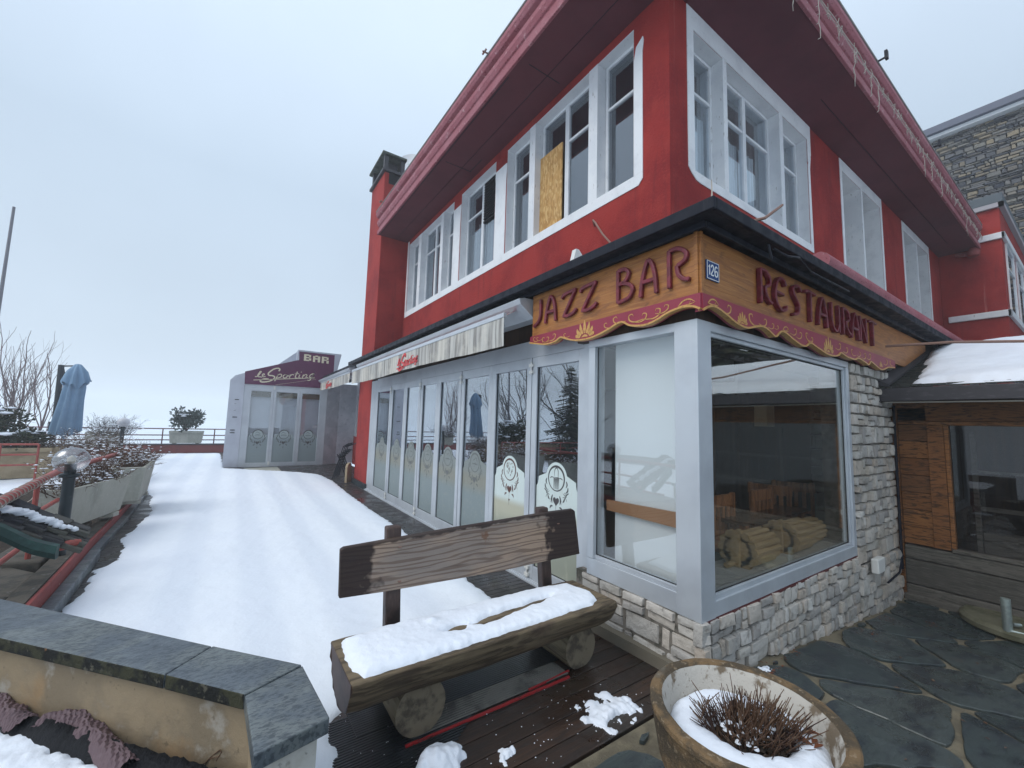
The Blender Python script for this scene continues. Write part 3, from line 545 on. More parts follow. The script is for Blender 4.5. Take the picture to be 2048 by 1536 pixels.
def pan(pts): b.prism([(p[0], y_, p[1]) for p in pts], (0, -.008, 0))
pan([(3.49, 5.845), (3.49, 5.46), (3.60, 5.44), (3.60, 5.62), (6.345, 5.62), (6.345, 5.30), (6.36, 5.28), (6.45, 5.42), (6.45, 5.845)])
pan([(3.49, 5.459), (3.49, 4.10), (3.54, 4.05), (3.62, 4.0), (3.7, 3.99), (3.7, 4.09), (3.60, 4.09), (3.60, 5.439)])
pan([(3.701, 3.99), (6.42, 3.99), (6.42, 4.089), (3.701, 4.089)])
pan([(6.345, 4.09), (6.42, 4.09), (6.40, 5.2), (6.44, 5.39), (6.345, 5.25)])
b.build('painted_surround', white_paint, R)
for h in HR[1:]:
    b = MB()
    pan([(h[0]-.08, h[2]-.03), (h[0]-.08, 5.84), (h[0], 5.84), (h[0], h[2]-.03)]); pan([(h[1], h[2]-.03), (h[1], 5.84), (h[1]+.08, 5.84), (h[1]+.08, h[2]-.03)])
    pan([(h[0], h[3]), (h[0], 5.84), (h[1], 5.84), (h[1], h[3])]); b.build('painted_surround', white_paint, R)
# upper windows
def window(axis, u0, u1, z0, z1, p, rail, parent, boards=None, curtain=None, cmat=curtain_m, g=g_up, rev=1):
    """casement with frame, horizontal glazing bar and one pane object per casement"""
    f = lambda u, q, z: (p+q, u, z) if axis == 0 else (u, p+q, z)
    def bx(b, ua, ub, za, zb, qa, qb):
        A = f(ua, qa, za); B_ = f(ub, qb, zb); b.box(*A, *B_)
    b = MB(); t = .036
    bx(b, u0, u0+t, z0, z1, 0, .05); bx(b, u1-t, u1, z0, z1, 0, .05); bx(b, u0+t, u1-t, z0, z0+t, 0.001, .049); bx(b, u0+t, u1-t, z1-t, z1, 0.001, .049)
    if rail: bx(b, u0+t, u1-t, rail-.016, rail+.016, .004, .045)
    w_ = b.build('window', white_wood, parent, bevel=.004)
    b = MB(); bx(b, u0+t-.002, u1-t+.002, z0+t-.002, z1-t+.002, .024, .028); b.build('pane', g, w_)
    if curtain:
        for c in curtain: 
            b = MB(); ua, ub, za, zb = c; n = 10
            for i in range(n):
                a0, a1 = ua+(ub-ua)*i/n, ua+(ub-ua)*(i+1)/n; q0, q1 = .10+.012*sin(i*2.4), .10+.012*sin((i+1)*2.4)
                b.poly([f(a0, q0, za), f(a1, q1, za), f(a1, q1, zb), f(a0, q0, zb)])
            b.build('curtain', cmat, w_)
    return w_
X = 3.325
window(0, 2.626, 3.13, 4.10, 5.735, X, 5.19, R)                                    # C, nearest the corner
window(0, 3.28, 3.80, 4.10, 5.735, X, 5.21, R)
wo = window(0, 3.80, 4.31, 4.10, 5.735, X, 0, R)
b = MB(); b.box(X-.03, 3.86, 4.10, X-.012, 4.42, 5.24); o = b.build('chipboard_panel', osb, wo); o['label'] = 'yellow chipboard covering the lower half of the casement'
window(0, 4.45, 5.02, 4.10, 5.735, X, 5.23, R, curtain=[(4.5, 4.78, 4.1, 5.1)], cmat=curtain_grey)
wb = window(0, 5.37, 5.97, 4.10, 5.735, X, 0, R, curtain=[(5.5, 5.94, 4.1, 5.0)])
b = MB()
for k in range(14): z = 5.03+k*.048; b.hexa([(X-.012, 5.50, z), (X+.0, 5.50, z-.008), (X+.0, 5.93, z-.008), (X-.012, 5.93, z), (X-.002, 5.50, z+.03), (X+.012, 5.50, z+.022), (X+.012, 5.93, z+.022), (X-.002, 5.93, z+.03)])
b.box(X-.01, 5.41, 4.96, X+.03, 5.93, 4.99); b.box(X+.016, 5.41, 5.0, X+.02, 5.93, 5.7); b.build('louvre', dark_gasket, wb)
window(0, 5.97, 6.55, 4.10, 5.735, X, 5.24, R, curtain=[(6.0, 6.25, 4.1, 5.1), (6.2, 6.52, 4.1, 5.0)])
window(0, 6.88, 7.33, 4.10, 5.735, X, 5.25, R, curtain=[(6.9, 7.3, 4.1, 5.68)], cmat=curtain_grey)
window(0, 7.46, 7.98, 4.10, 5.735, X, 5.25, R, curtain=[(7.5, 7.95, 4.1, 5.68)], cmat=curtain_grey)
window(0, 7.98, 8.50, 4.10, 5.735, X, 5.25, R, curtain=[(8.0, 8.48, 4.1, 5.68)])
window(0, 8.66, 9.27, 4.10, 5.735, X, 5.25, R, curtain=[(8.7, 9.2, 4.1, 5.68)], cmat=curtain_grey)
Y = 2.325
window(1, 3.61, 4.16, 4.10, 5.61, Y, 5.13, R, curtain=[(3.65, 4.13, 4.1, 5.0)], g=g_clear)
window(1, 4.24, 4.87, 4.10, 5.61, Y, 5.13, R, curtain=[(4.27, 4.85, 4.1, 5.0)], g=g_clear)
window(1, 4.87, 5.50, 4.10, 5.61, Y, 5.13, R, curtain=[(4.9, 5.25, 4.1, 5.0)], g=g_clear)
window(1, 5.60, 6.33, 4.10, 5.61, Y, 5.13, R, curtain=[(5.65, 6.28, 4.1, 5.5)], cmat=curtain_grey, g=g_clear)
window(1, 7.64, 8.49, 3.96, 5.65, 2.7, 5.1, R); window(1, 8.56, 9.48, 3.96, 5.65, 2.7, 5.1, R); window(1, 10.93, 11.86, 3.96, 5.65, 2.7, 5.1, R); window(1, 11.93, 12.83, 3.96, 5.65, 2.7, 5.1, R)
b = MB(); b.box(3.5, 2.5, 3.85, 13.6, 9.3, 3.9); b.box(3.44, 2.52, 3.9, 3.45, 9.3, 5.85); b.build('upper_room', M('dim_room', (.10, .10, .105), .9, layers=[n_(4, (.15, .145, .14), .4, .6, .8, st=(1, 1, .1))]), R)
b = MB(); b.box(3.46, 2.46, 3.9, 13, 2.47, 5.85); b.build('net_curtain', curtain_grey, R)
# canopy (flat ledge roof) above the ground floor
b = MB(); b.prism([(2.25, 1.27, 2.845), (2.25, 10.4, 2.845), (3.25, 10.4, 2.845), (3.25, 2.25, 2.845), (13.5, 2.25, 2.845), (13.5, 1.27, 2.845)], (0, 0, .055)); 
b.box(2.22, 1.24, 2.835, 2.249, 10.4, 2.91); b.box(2.25, 1.24, 2.835, 13.5, 1.269, 2.91); b.box(2.33, 1.36, 2.80, 2.352, 9.4, 2.844); b.box(2.353, 1.36, 2.80, 9, 1.38, 2.844)
b.build('ledge_roof', black_metal, R, bevel=.006)
b = MB(); b.box(2.56, 10.56, 2.80, 3.3, 14.98, 2.9); b.box(2.40, 10.41, 2.79, 2.55, 14.9, 2.93); b.build('ledge_roof', black_metal, R)
b = MB(); b.tube([(4.0, 1.34, 2.985), (13.4, 1.34, 2.985)], .085, 12); b.build('pink_ridge_roll', pink_fascia, R, smooth=True)
b = MB(); b.box(2.575, 2.63, 2.43, 3.2, 9.44, 2.84); b.box(2.46, 1.51, 2.264, 3.2, 2.625, 2.84); b.box(3.2, 1.51, 2.264, 6.42, 2.2, 2.84); b.build('lintel', interior_dark, R)
# white triangular bracket / cable box on ledge
b = MB(); b.prism([(2.40, 2.66, 2.912), (2.44, 2.64, 3.13), (2.475, 2.64, 3.13), (2.66, 2.62, 2.912)], (0, .05, 0)); b.build('ledge_box', plastic_w, R)
# ---- stone base and pier
def stones(b, f, u0, u1, z0, z1, seed, depth=.035, cw=(.10, .26), ch=(.07, .15), zfun=None, over=0.006):
    """coursed rubble on a wall plane: f(u, z, d) -> world"""
    rn = random.Random(seed); z = z0
    cols = []
    while z < z1-.02:
        h = min(rn.uniform(*ch), z1-z); h = h if z1-(z+h) > .05 else z1-z; u = u0-rn.uniform(0, .02)
        while u < u1-.01:
            w_ = rn.uniform(*cw)*(1.2 if h < .09 else .9); w_ = w_ if u1-(u+w_) > .06 else u1-u
            sub = [(z, h)]
            if h > .115 and rn.random() < .45: k = rn.uniform(.4, .6)*h; sub = [(z, k), (z+k, h-k)]
            elif h > .1 and rn.random() < .25: w_ = min(w_, rn.uniform(.05, .08))
            for (zz, hh) in sub:
                g = rn.uniform(.001, .005); d = depth*rn.uniform(.5, 1.25); n = 5; m = 4; base = len(b.v); b.r = rn.random()
                a0, a1, c0, c1 = u+g, u+w_-g, zz+g, zz+hh-g; sk = [rn.uniform(-.012, .012) for _ in range(4)]
                for j in range(m+1):
                    for i in range(n+1):
                        s_, t_ = (0, .07, .35, .66, .93, 1)[i], (0, .09, .5, .91, 1)[j]; uu = a0+(a1-a0)*s_+sk[0]*(t_-.5)*(1-abs(2*s_-1))*0+ (sk[1]*(t_-.5)); vv = c0+(c1-c0)*t_+sk[2]*(s_-.5)
                        e_ = min(s_, 1-s_, t_*1.0, 1-t_); dd = -.02 if e_ <= 0 else d*(.86 if e_ < .12 else 1)+.007*nz(uu*30, vv*30, seed)+.010*nz(uu*11, vv*11, seed+5)
                        if e_ > 0 and e_ < .22: pass
                        if e_ <= 0:   # rounded corners
                            cxr = (.5-s_)*.018*(1 if (i in (0, n) and j in (0, m)) else .0); czr = (.5-t_)*.018*(1 if (i in (0, n) and j in (0, m)) else 0); uu += cxr; vv += czr
                            uu += .004*nz(uu*60, vv*60, 3); vv += .004*nz(uu*60, vv*60, 6)
                        b.v.append(tuple(f(uu, vv, dd)))
                for j in range(m):
                    for i in range(n): a = base+j*(n+1)+i; b.face((a, a+1, a+n+2, a+n+1))
            u += w_
        z += h
    return b
b = MB(); b.box(2.455, 1.505, -.3, 5.6, 2.6, .372); b.box(5.085, 1.505, -.35, 6.42, 1.74, 2.26); b.box(5.6, 1.75, -.3, 6.42, 2.4, .37); b.build('wall_core', mortar_m, R)
b = MB(); stones(b, lambda u, z, d: (2.47-d, 2.52-u, z), 0, 1.06, .0, .375, 3, .04, cw=(.16, .36), ch=(.09, .15))
stones(b, lambda u, z, d: (u, 1.512-d, z), 2.43, 5.09, -.25, .375, 5, .045, cw=(.08, .22), ch=(.065, .12))
stones(b, lambda u, z, d: (u, 1.512-d, z), 5.11, 6.40, -.28, 2.26, 8, .05, cw=(.10, .26), ch=(.10, .19))
b.build('rubble_stone_facing', stone_m, R, smooth=True)
b = MB(); b.prism([(2.40, 1.60, -.001), (2.36, 2.52, -.001), (2.47, 2.52, -.001), (2.47, 1.60, -.001)], (0, 0, .075)); b.build('concrete_footing', M('footing', (.17, .15, .115), .95, bumps=[dict(s=50, f=.6, h=.008)]), R)
# ---- corner shop window
def frame_rect(b, f, u0, u1, z0, z1, t, d0, d1, tb=None, tt=None):
    tb = tb or t; tt = tt or t
    def bx(ua, ub, za, zb): b.box(*f(ua, za, d0), *f(ub, zb, d1))
    bx(u0, u0+t, z0, z1); bx(u1-t, u1, z0, z1); bx(u0+t, u1-t, z0, z0+tb); bx(u0+t, u1-t, z1-tt, z1)
fl = lambda u, z, d: (2.45-d, u, z); fr = lambda u, z, d: (u, 1.5-d, z)
b = MB(); b.box(2.44, 1.49, .372, 2.60, 1.66, 2.262)            # post
b.box(2.443, 1.66, .374, 2.53, 2.47, .50); b.box(2.46, 1.66, .50, 2.53, 2.47, .53)
b.box(2.443, 1.66, 2.20, 2.53, 2.47, 2.262)
b.box(2.443, 2.40, .50, 2.53, 2.47, 2.20)
b.box(2.60, 1.493, .374, 5.10, 1.58, .47); b.box(2.60, 1.51, .47, 5.10, 1.58, .50)
b.box(2.60, 1.493, 2.20, 5.10, 1.58, 2.262); b.box(5.03, 1.493, .47, 5.10, 1.58, 2.20); b.box(5.0, 1.51, .50, 5.03, 1.58, 2.17); b.box(2.60, 1.51, 2.17, 5.03, 1.58, 2.20)
cw = b.build('corner_window', alu, R, bevel=.004)
b = MB(); b.box(2.485, 1.662, .53, 2.49, 2.40, 2.198); o = b.build('pane', g_left, cw); o['label'] = 'bluish pane of the corner window facing the terrace'
b = MB(); b.box(2.602, 1.535, .50, 4.998, 1.54, 2.17); o = b.build('pane', g_right, cw); o['label'] = 'large pane of the corner window facing the paving'
b = MB()
for q in ((2.478, 2.395, .53, 2.484, 2.403, 2.198), (2.478, 1.66, .53, 2.484, 2.4, .535), (2.60, 1.528, .50, 2.606, 1.534, 2.17), (2.6, 1.528, .498, 5.0, 1.534, .504), (2.6, 1.528, 2.166, 5.0, 1.534, 2.172), (4.994, 1.528, .5, 5.0, 1.534, 2.17)): b.box(*q)
b.build('gasket', dark_gasket, cw)
b = MB(); b.box(2.45, 1.488, .355, 5.08, 1.51, .372); b.build('sill_trim', M('brown_trim', (.10, .02, .02), .5), cw)
# ---- folding doors (eight glazed leaves)
XD = 2.56
b = MB(); b.box(XD-.03, 2.472, 0, XD+.08, 2.62, 2.40); b.box(XD-.045, 2.50, 0, XD-.03, 2.53, 2.4); b.box(XD, 8.97, 0, XD+.08, 9.445, 2.40); b.box(XD-.01, 2.62, 2.24, XD+.09, 8.97, 2.42); b.box(XD-.03, 2.62, -.01, XD+.11, 9.44, .035); b.box(XD-.045, 2.62, -.01, XD-.03, 9.44, .02)
b.build('door_frame', alu, R, bevel=.003)
DE = [2.62, 3.40, 4.185, 4.99, 5.75, 6.46, 7.19, 7.99, 8.97]
def film_shape(y0, y1, zb, zc, f):
    """frosted film with stepped and arched top; f(y,z)"""
    w_ = y1-y0; c = (y0+y1)/2; r = min(.148, w_*.33); P = [(y0, zb), (y1, zb), (y1, zc-.10)]
    P += [(y1-.035*sin(a)-.0, zc-.10+.09*(1-cos(a))) for a in np.linspace(.3, pi/2, 5)]
    P += [(c+r*cos(a)*1.02, zc+r*sin(a)) for a in np.linspace(.25, pi-.25, 17)]
    P += [(y0+.035*sin(a), zc-.10+.09*(1-cos(a))) for a in np.linspace(pi/2, .3, 5)]+[(y0, zc-.10)]
    return P, c, r
def heart(c, z, s, f, b, d0, d1):
    P = []
    for k in range(28):
        t = 2*pi*k/28; P.append((c+s*16*sin(t)**3/16, z+s*(13*cos(t)-5*cos(2*t)-2*cos(3*t)-cos(4*t))/15))
    b.prism([f(p[0], p[1], d0) for p in P], Vector(f(0, 0, d1))-Vector(f(0, 0, d0)))
def emblem(b, c, z, r, f, kind, d0=.0025, d1=.0045):
    """ring with a small scene, heart and flower sprays cut in the film; f(u,z,d)"""
    n = 40
    for k in range(n):
        a, a2 = 2*pi*k/n, 2*pi*(k+1)/n; w1 = r*.10*(1.25+.45*sin(a*1-.3))
        q = [(c+(r)*cos(a), z+(r)*sin(a)), (c+(r)*cos(a2), z+(r)*sin(a2)), (c+(r-w1)*cos(a2), z+(r-w1)*sin(a2)), (c+(r-w1)*cos(a), z+(r-w1)*sin(a))]
        b.poly([f(p[0], p[1], d1) for p in q])
    heart(c, z-r*1.75, r*.36, f, b, d0, d1)
    S = lambda pts, w_, **k: b.ribbon([(c+p[0]*r, z+p[1]*r) for p in pts], w_*r*1.45, f, d0, d1, sm=3, taper=True)
    for s_ in (-1, 1):
        for pts, w_ in (([(1.15, -.1), (1.25, -.35), (1.12, -.6)], .09), ([(1.35, -.55), (1.32, -.8), (1.1, -1.0)], .09), ([(1.45, -.95), (1.2, -1.1), (1.05, -1.4)], .07), ([(1.0, -.95), (1.08, -1.15)], .10), ([(1.2, -1.25), (1.0, -1.28)], .10), ([(1.05, -1.2), (.8, -1.05)], .09), ([(.98, -1.3), (.75, -1.35)], .09), ([(1.0, -1.35), (.92, -1.6), (.8, -1.7)], .08), ([(1.1, -1.35), (1.25, -1.6)], .08), ([(.42, -1.3), (.52, -1.6), (.45, -1.95)], .10), ([(.62, -1.6), (.55, -1.9)], .06), ([(.4, -2.15), (.62, -2.2), (.72, -2.4)], .10), ([(.9, -1.5), (.6, -1.95)], .03)):
            S([(p[0]*s_, p[1]) for p in pts], w_)
    S([(0, -2.1), (.02, -2.7)], .05); S([(-.12, -2.6), (0, -2.75), (.12, -2.6)], .07); S([(0, -2.8), (0, -3.15)], .05)
    rn = random.Random(int(c*100))
    if kind == 0:   # post with spread arms
        S([(-.75, -.05), (-.5, .05), (-.3, 0)], .05); S([(.75, -.05), (.55, .06), (.3, .02)], .05)
        S([(-.3, .05), (.35, .05)], .14); S([(-.2, .1), (-.2, .6), (0, .8), (.2, .6), (.25, .1)], .05)
        for k in range(9): S([(-.3+.075*k, -.0), (-.3+.075*k+rn.uniform(-.03, .03), -.85)], .085)
    elif kind == 1:
        for k in range(22): x0, y0 = rn.gauss(.15, .25), rn.uniform(-.75, .55); S([(x0, y0), (x0+rn.uniform(-.12, .12), y0+rn.uniform(.1, .3))], rn.uniform(.06, .14))
        for k in range(8): x0, y0 = rn.gauss(-.5, .1), rn.uniform(-.4, .3); S([(x0, y0), (x0+rn.uniform(-.1, .1), y0+.12)], .07)
    else:
        S([(-.6, -.2), (0, -.12), (.65, -.2)], .08); S([(-.5, .1), (-.2, .5), (.1, .3), (.5, .15)], .05)
        for k in range(10): x0 = rn.uniform(-.5, .5); y0 = rn.uniform(-.5, .4); S([(x0, y0), (x0+rn.uniform(-.15, .15), y0+.06)], .06)
for k in range(8):
    y0, y1 = DE[k]+.004, DE[k+1]-.004; z0, z1 = .037, 2.238; g0, g1, gz0, gz1 = y0+.078, y1-.078, .16, 2.13
    b = MB(); xo = XD-.012-(k % 2)*.004
    b.box(xo, y0, z0, xo+.055, g0, z1); b.box(xo, g1, z0, xo+.055, y1, z1); b.box(xo, g0, z0, xo+.055, g1, gz0); b.box(xo, g0, gz1, xo+.055, g1, z1)
    d = b.build('folding_door', alu, R, bevel=.004)
    b = MB(); b.box(xo+.026, g0, gz0, xo+.031, g1, gz1); b.build('pane', g_door, d)
    b = MB(); b.box(xo+.018, g0, gz0, xo+.024, g0+.006, gz1); b.box(xo+.018, g1-.006, gz0, xo+.024, g1, gz1); b.box(xo+.018, g0, gz0, xo+.024, g1, gz0+.006); b.build('gasket', dark_gasket, d)
    f_ = lambda u, z, dd, xo=xo: (xo+.0245-dd, u, z)
    Pf, c, r = film_shape(g0+.004, g1-.004, gz0+.005, 1.045, f_); zc = 1.045
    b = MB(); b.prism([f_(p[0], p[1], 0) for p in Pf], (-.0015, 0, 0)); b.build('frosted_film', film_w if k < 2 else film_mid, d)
    b = MB(); emblem(b, c, zc, r*.82, f_, k if k < 2 else 2, .0017, .0026); b.build('emblem', etch if k == 0 else (etch_brown if k == 1 else etch_grey), d)
    b = MB(); b.box(xo+.05, g0-.02, 2.06, xo+.08, g1+.02, 2.16); b.build('head_strip', M('strip_brown', (.10, .08, .055), .8) if k == 0 else bpy.data.materials['strip_brown'], d)  # brown strip across the top of the leaf, behind the pane
    if k in (0, 2, 4, 6):
        yh = y1
        b = MB()
        for zz in (2.14, .12): b.box(xo-.025, yh-.03, zz, xo-.001, yh+.03, zz+.03); b.box(xo-.025, yh-.03, zz-.07, xo-.001, yh+.03, zz-.04); b.tube([(xo-.014, yh, zz-.08), (xo-.014, yh, zz+.05)], .009, 8)
        b.build('hinge', plastic_w, d)
# interior of the ground floor
b = MB(); b.box(2.66, 1.6, -.02, 12, 9.3, .02); b.build('interior_floor', interior_floor, R)
b = MB(); b.box(9.0, 1.6, 0, 9.1, 9.3, 2.7); b.box(2.7, 9.2, 0, 9, 9.3, 2.7); b.box(6.3, 3.2, 0, 9.0, 3.26, 2.7); b.build('interior_wall', interior_dark, R)
b = MB(); b.box(2.66, 1.6, 2.6, 9, 9.3, 2.66); b.build('ceiling', ceil_m, R)
b = MB(); b.box(6.6, 4.2, .02, 7.4, 4.3, 2.3); b.build('interior_cupboard', interior_orange, R)
b = MB(); stones(b, lambda u, z, d: (6.5-d, 2.35-u, z), 0, .62, .02, 2.55, 4, .05, cw=(.12, .3), ch=(.12, .25)); b.build('interior_stone_column', interior_wall, R, smooth=True)
b = MB(); b.box(2.60, 1.66, .50, 2.615, 2.315, 2.25); b.build('white_screen', screen_mat(), R)
b = MB(); b.hexa([(2.56, 1.66, .87), (2.585, 1.66, .87), (2.585, 2.37, .875), (2.56, 2.37, .875), (2.56, 1.66, .975), (2.585, 1.66, .975), (2.585, 2.37, .955), (2.56, 2.37, .955)]); b.build('wooden_rail', M('brown_rail', (.30, .15, .07), .5), R)
b = MB(); b.box(2.62, 1.60, .44, 5.1, 1.92, .475); b.build('window_shelf', white_wood, R)
# wing beyond the court
b = MB(); b.box(13.9, 1.2, -.3, 22, 2.199, 6.80); b.box(14.0, 2.2, 2.9, 22, 6, 6.8); b.build('side_wing', red_plaster, R, bevel=.01)
b = MB(); b.box(13.84, 1.13, 6.80, 22, 6, 7.02); b.build('wing_coping', M('coping_lead', (.10, .12, .135), .6), R, bevel=.02)
b = MB(); b.box(13.83, 1.12, 6.70, 13.90, 2.2, 6.80); b.box(13.83, 1.12, 6.70, 22, 1.20, 6.80); b.build('wing_cornice', M('grey_cornice', (.36, .34, .36), .8), R)
b = MB()
for z in (4.2, 5.97): b.box(13.84, 1.14, z, 13.899, 2.1, z+.14); b.box(13.84, 1.14, z, 22, 1.199, z+.14)
b.build('wing_band', white_wood, R, bevel=.01)
for x0 in (14.3, 16.0, 17.8): window(1, x0, x0+1.2, 4.35, 5.96, 1.17, 5.4, R)
b = MB(); b.lathe([(.0, -.09), (.1, -.05), (.12, .03), (.08, .1), (.05, .14)], (13.75, 1.62, 5.72), 12); b.tube([(13.75, 1.62, 5.72), (13.83, 1.9, 5.78)], .05, 8); b.build('rain_outlet', red_trim, R, smooth=True)
# ================================================================ SIGN BOARDS
FL = lambda u, z, d: (2.395-d, -u, z)      # facing the terrace (u = -y)
FR = lambda u, z, d: (u, 1.445-d, z)       # facing the paving
E1 = [(3.20, 2.335), (3.1, 2.315), (2.98, 2.29), (2.88, 2.285), (2.80, 2.295), (2.735, 2.318), (2.66, 2.292), (2.55, 2.262), (2.42, 2.252), (2.30, 2.262), (2.18, 2.29), (2.05, 2.325), (1.97, 2.285), (1.85, 2.262), (1.75, 2.275), (1.65, 2.31), (1.55, 2.325), (1.47, 2.315), (1.42, 2.29)]
E2 = [(2.38, 2.285), (2.44, 2.315), (2.52, 2.325), (2.64, 2.30), (2.76, 2.265), (2.90, 2.25), (3.02, 2.275), (3.12, 2.295), (3.22, 2.285), (3.335, 2.25), (3.42, 2.30), (3.5, 2.305), (3.62, 2.275), (3.78, 2.245), (3.88, 2.25), (3.96, 2.285), (4.1, 2.265), (4.3, 2.235), (4.46, 2.235), (4.58, 2.255), (4.64, 2.285), (4.8, 2.262), (5.0, 2.262), (5.1, 2.285), (5.3, 2.262), (5.39, 2.25), (5.46, 2.29), (5.58, 2.27), (5.75, 2.24), (5.88, 2.25), (6.05, 2.29), (6.33, 2.31)]
def sign(name, label, edge, f, sgn, u0, u1, strokes, orn, loc):
    t = thing(name, label, 'sign', loc)
    b = MB(); zz = 2.40
    for k in range(5): za, zb = 2.385+k*.086, 2.385+(k+1)*.086-.001; b.hexa([f(u0, za, -.02), f(u1, za, -.02), f(u1, za, .004), f(u0, za, .004), f(u0, zb, -.02), f(u1, zb, -.02), f(u1, zb, .004), f(u0, zb, .004)])
    b.build('wooden_board', wood_sign, t)
    e_ = cr([(sgn*p[0], p[1], 0) for p in edge], 5)
    b = MB(); b.prism([f(p.x, p.y, -.02) for p in e_]+[f(e_[-1].x, 2.40, -.02), f(e_[0].x, 2.40, -.02)], Vector(f(0, 0, .032))-Vector(f(0, 0, -.02)))
    b.build('crimson_border', crimson, t)
    b = MB(); b.ribbon([(p.x, p.y+.006) for p in e_[::2]], .013, f, .0, .042, sm=2); b.build('gold_edge', gold, t)
    b = MB()
    for pts, w_ in orn: b.ribbon([(sgn*p[0], p[1]) for p in pts], w_*1.25, f, .030, .0345, sm=4, taper=True)
    b.build('painted_scrollwork', gold, t)
    for st in strokes:
        b = MB()
        for pts in st: b.ribbon(pts, st_w, f, .004, st_d, sm=4)
        b.build('letter', maroon_gloss, t, bevel=.007, seg=3)
    return t
def glyph(kind, u0, u1, z0, z1):
    G_ = {'J': [[(.9, 1), (.9, .4), (.65, .15), (.1, 0)]],
          'A': [[(.08, 0), (.18, .45), (.38, .85), (.52, 1.0)], [(.52, 1.0), (.72, .85), (.88, .5), (.95, 0)], [(.18, .4), (.88, .4)]],
          'Z': [[(.0, .78), (.2, .93), (.95, .98)], [(.9, .97), (.18, .06)], [(.1, .04), (.5, 0), (.85, .1), (.98, .2)]],
          'B': [[(.05, 0), (.05, 1)], [(.05, .98), (.5, .96), (.72, .8), (.5, .6), (.12, .55)], [(.3, .57), (.8, .45), (.95, .28), (.7, .08), (.05, .01)]],
          'R': [[(.06, 0), (.06, 1)], [(.06, .98), (.5, .97), (.85, .8), (.8, .62), (.45, .52)], [(.42, .54), (.5, .3), (.75, .14), (1, .1)]],
          'E': [[(.95, .80), (.75, .96), (.35, .94), (.06, .6), (.1, .22), (.45, .02), (.85, .06), (.98, .2)], [(.1, .52), (.75, .5)]],
          'S': [[(.98, .85), (.7, .98), (.3, .92), (.18, .76), (.45, .55), (.72, .36), (.62, .12), (.15, .03)]],
          'T': [[(.0, .93), (.3, 1), (1, .96)], [(.52, .98), (.5, 0)]],
          'U': [[(.06, 1), (.06, .35), (.3, .06), (.62, .04), (.92, .3)], [(.92, 1), (.92, 0)]],
          'N': [[(.06, 0), (.06, 1)], [(.06, .98), (.9, .03)], [(.92, 0), (.92, 1)]]}[kind]
    return [[(u0+(u1-u0)*p[0], z0+(z1-z0)*p[1]) for p in s_] for s_ in G_]
def scroll(u, z, s, fl=1): return [([(u-fl*.10*s, z-.01*s), (u-fl*.03*s, z-.018*s), (u+fl*.02*s, z+.0*s), (u+fl*.03*s, z+.035*s), (u+fl*.0*s, z+.045*s), (u-fl*.012*s, z+.028*s)], .008*s)]
def fan(u, z, s):
    o = []
    for k in range(7): a = radians(90+(k-3)*24); L1 = (.095+.03*(3-abs(k-3))/3)*s; o.append(([(u+cos(a)*.045*s, z+sin(a)*.028*s), (u+cos(a)*(.045*s+L1)*.6, z+sin(a)*L1*.6), (u+cos(a)*L1, z+sin(a)*L1)], .022*s))
    o.append(([(u-.03*s, z+.004), (u, z+.012*s), (u+.03*s, z+.004)], .014*s)); return o
def loop(u, z, s, fl=1): return [([(u-fl*.06*s, z-.012*s), (u-fl*.02*s, z+.02*s), (u+fl*.03*s, z+.025*s), (u+fl*.075*s, z-.004*s)], .009*s), ([(u-fl*.06*s, z-.012*s), (u, z-.016*s), (u+fl*.07*s, z-.008*s)], .009*s), ([(u+fl*.02*s, z-.02*s), (u+fl*.04*s, z+.012*s)], .007*s)]
o1 = fan(2.44, 2.278, 1.15)+scroll(2.98, 2.325, .8)+scroll(2.93, 2.325, .7, -1)+scroll(3.12, 2.352, .7)+scroll(3.07, 2.352, .6)+scroll(2.84, 2.33, .9, -1)+scroll(2.68, 2.322, .6)+scroll(2.2, 2.32, .7)+scroll(2.1, 2.34, .9)+scroll(1.95, 2.325, 1.0)+scroll(1.85, 2.315, .9, -1)+scroll(1.74, 2.32, 1.0, -1)+scroll(1.67, 2.34, .8, -1)+loop(1.52, 2.352, .9, -1)
o2 = loop(2.49, 2.355, .9)+scroll(2.68, 2.33, 1)+fan(2.86, 2.275, .7)+scroll(2.99, 2.315, 1.2, -1)+scroll(3.18, 2.325, .9)+scroll(3.30, 2.32, .7)+scroll(3.38, 2.325, .5)+loop(3.52, 2.34, .8)+scroll(3.68, 2.33, .9)+scroll(3.78, 2.315, .9)+scroll(3.92, 2.325, 1, -1)+scroll(4.0, 2.31, .8)+fan(4.36, 2.258, 1.15)+scroll(4.62, 2.33, 1)+scroll(4.8, 2.32, .9)+scroll(4.95, 2.32, .9, -1)+scroll(5.15, 2.325, .8)+scroll(5.3, 2.32, 1)+scroll(5.45, 2.33, 1)+fan(5.8, 2.275, .5)+scroll(6.0, 2.33, 1)+scroll(6.15, 2.34, .8, -1)
st_w = .029; st_d = .034
JB = [('J', -3.17, -3.04, 2.495, 2.745), ('A', -2.99, -2.82, 2.495, 2.745), ('Z', -2.745, -2.55, 2.505, 2.725), ('Z', -2.51, -2.31, 2.505, 2.725), ('B', -2.10, -1.945, 2.485, 2.745), ('A', -1.895, -1.74, 2.48, 2.745), ('R', -1.655, -1.495, 2.485, 2.75)]
s1 = sign('bar_sign', 'pine sign with maroon letters JAZZ BAR over a scalloped crimson border facing the terrace', E1, FL, -1, -3.20, -1.425, [glyph(*a) for a in JB], o1, (2.39, 2.3, 2.27))
st_w = .024; st_d = .042
RS = [('R', 3.13, 3.31), ('E', 3.36, 3.56), ('S', 3.64, 3.83), ('T', 3.90, 4.12), ('A', 4.15, 4.37), ('U', 4.46, 4.66), ('R', 4.74, 4.94), ('A', 4.95, 5.17), ('N', 5.20, 5.40), ('T', 5.47, 5.72)]
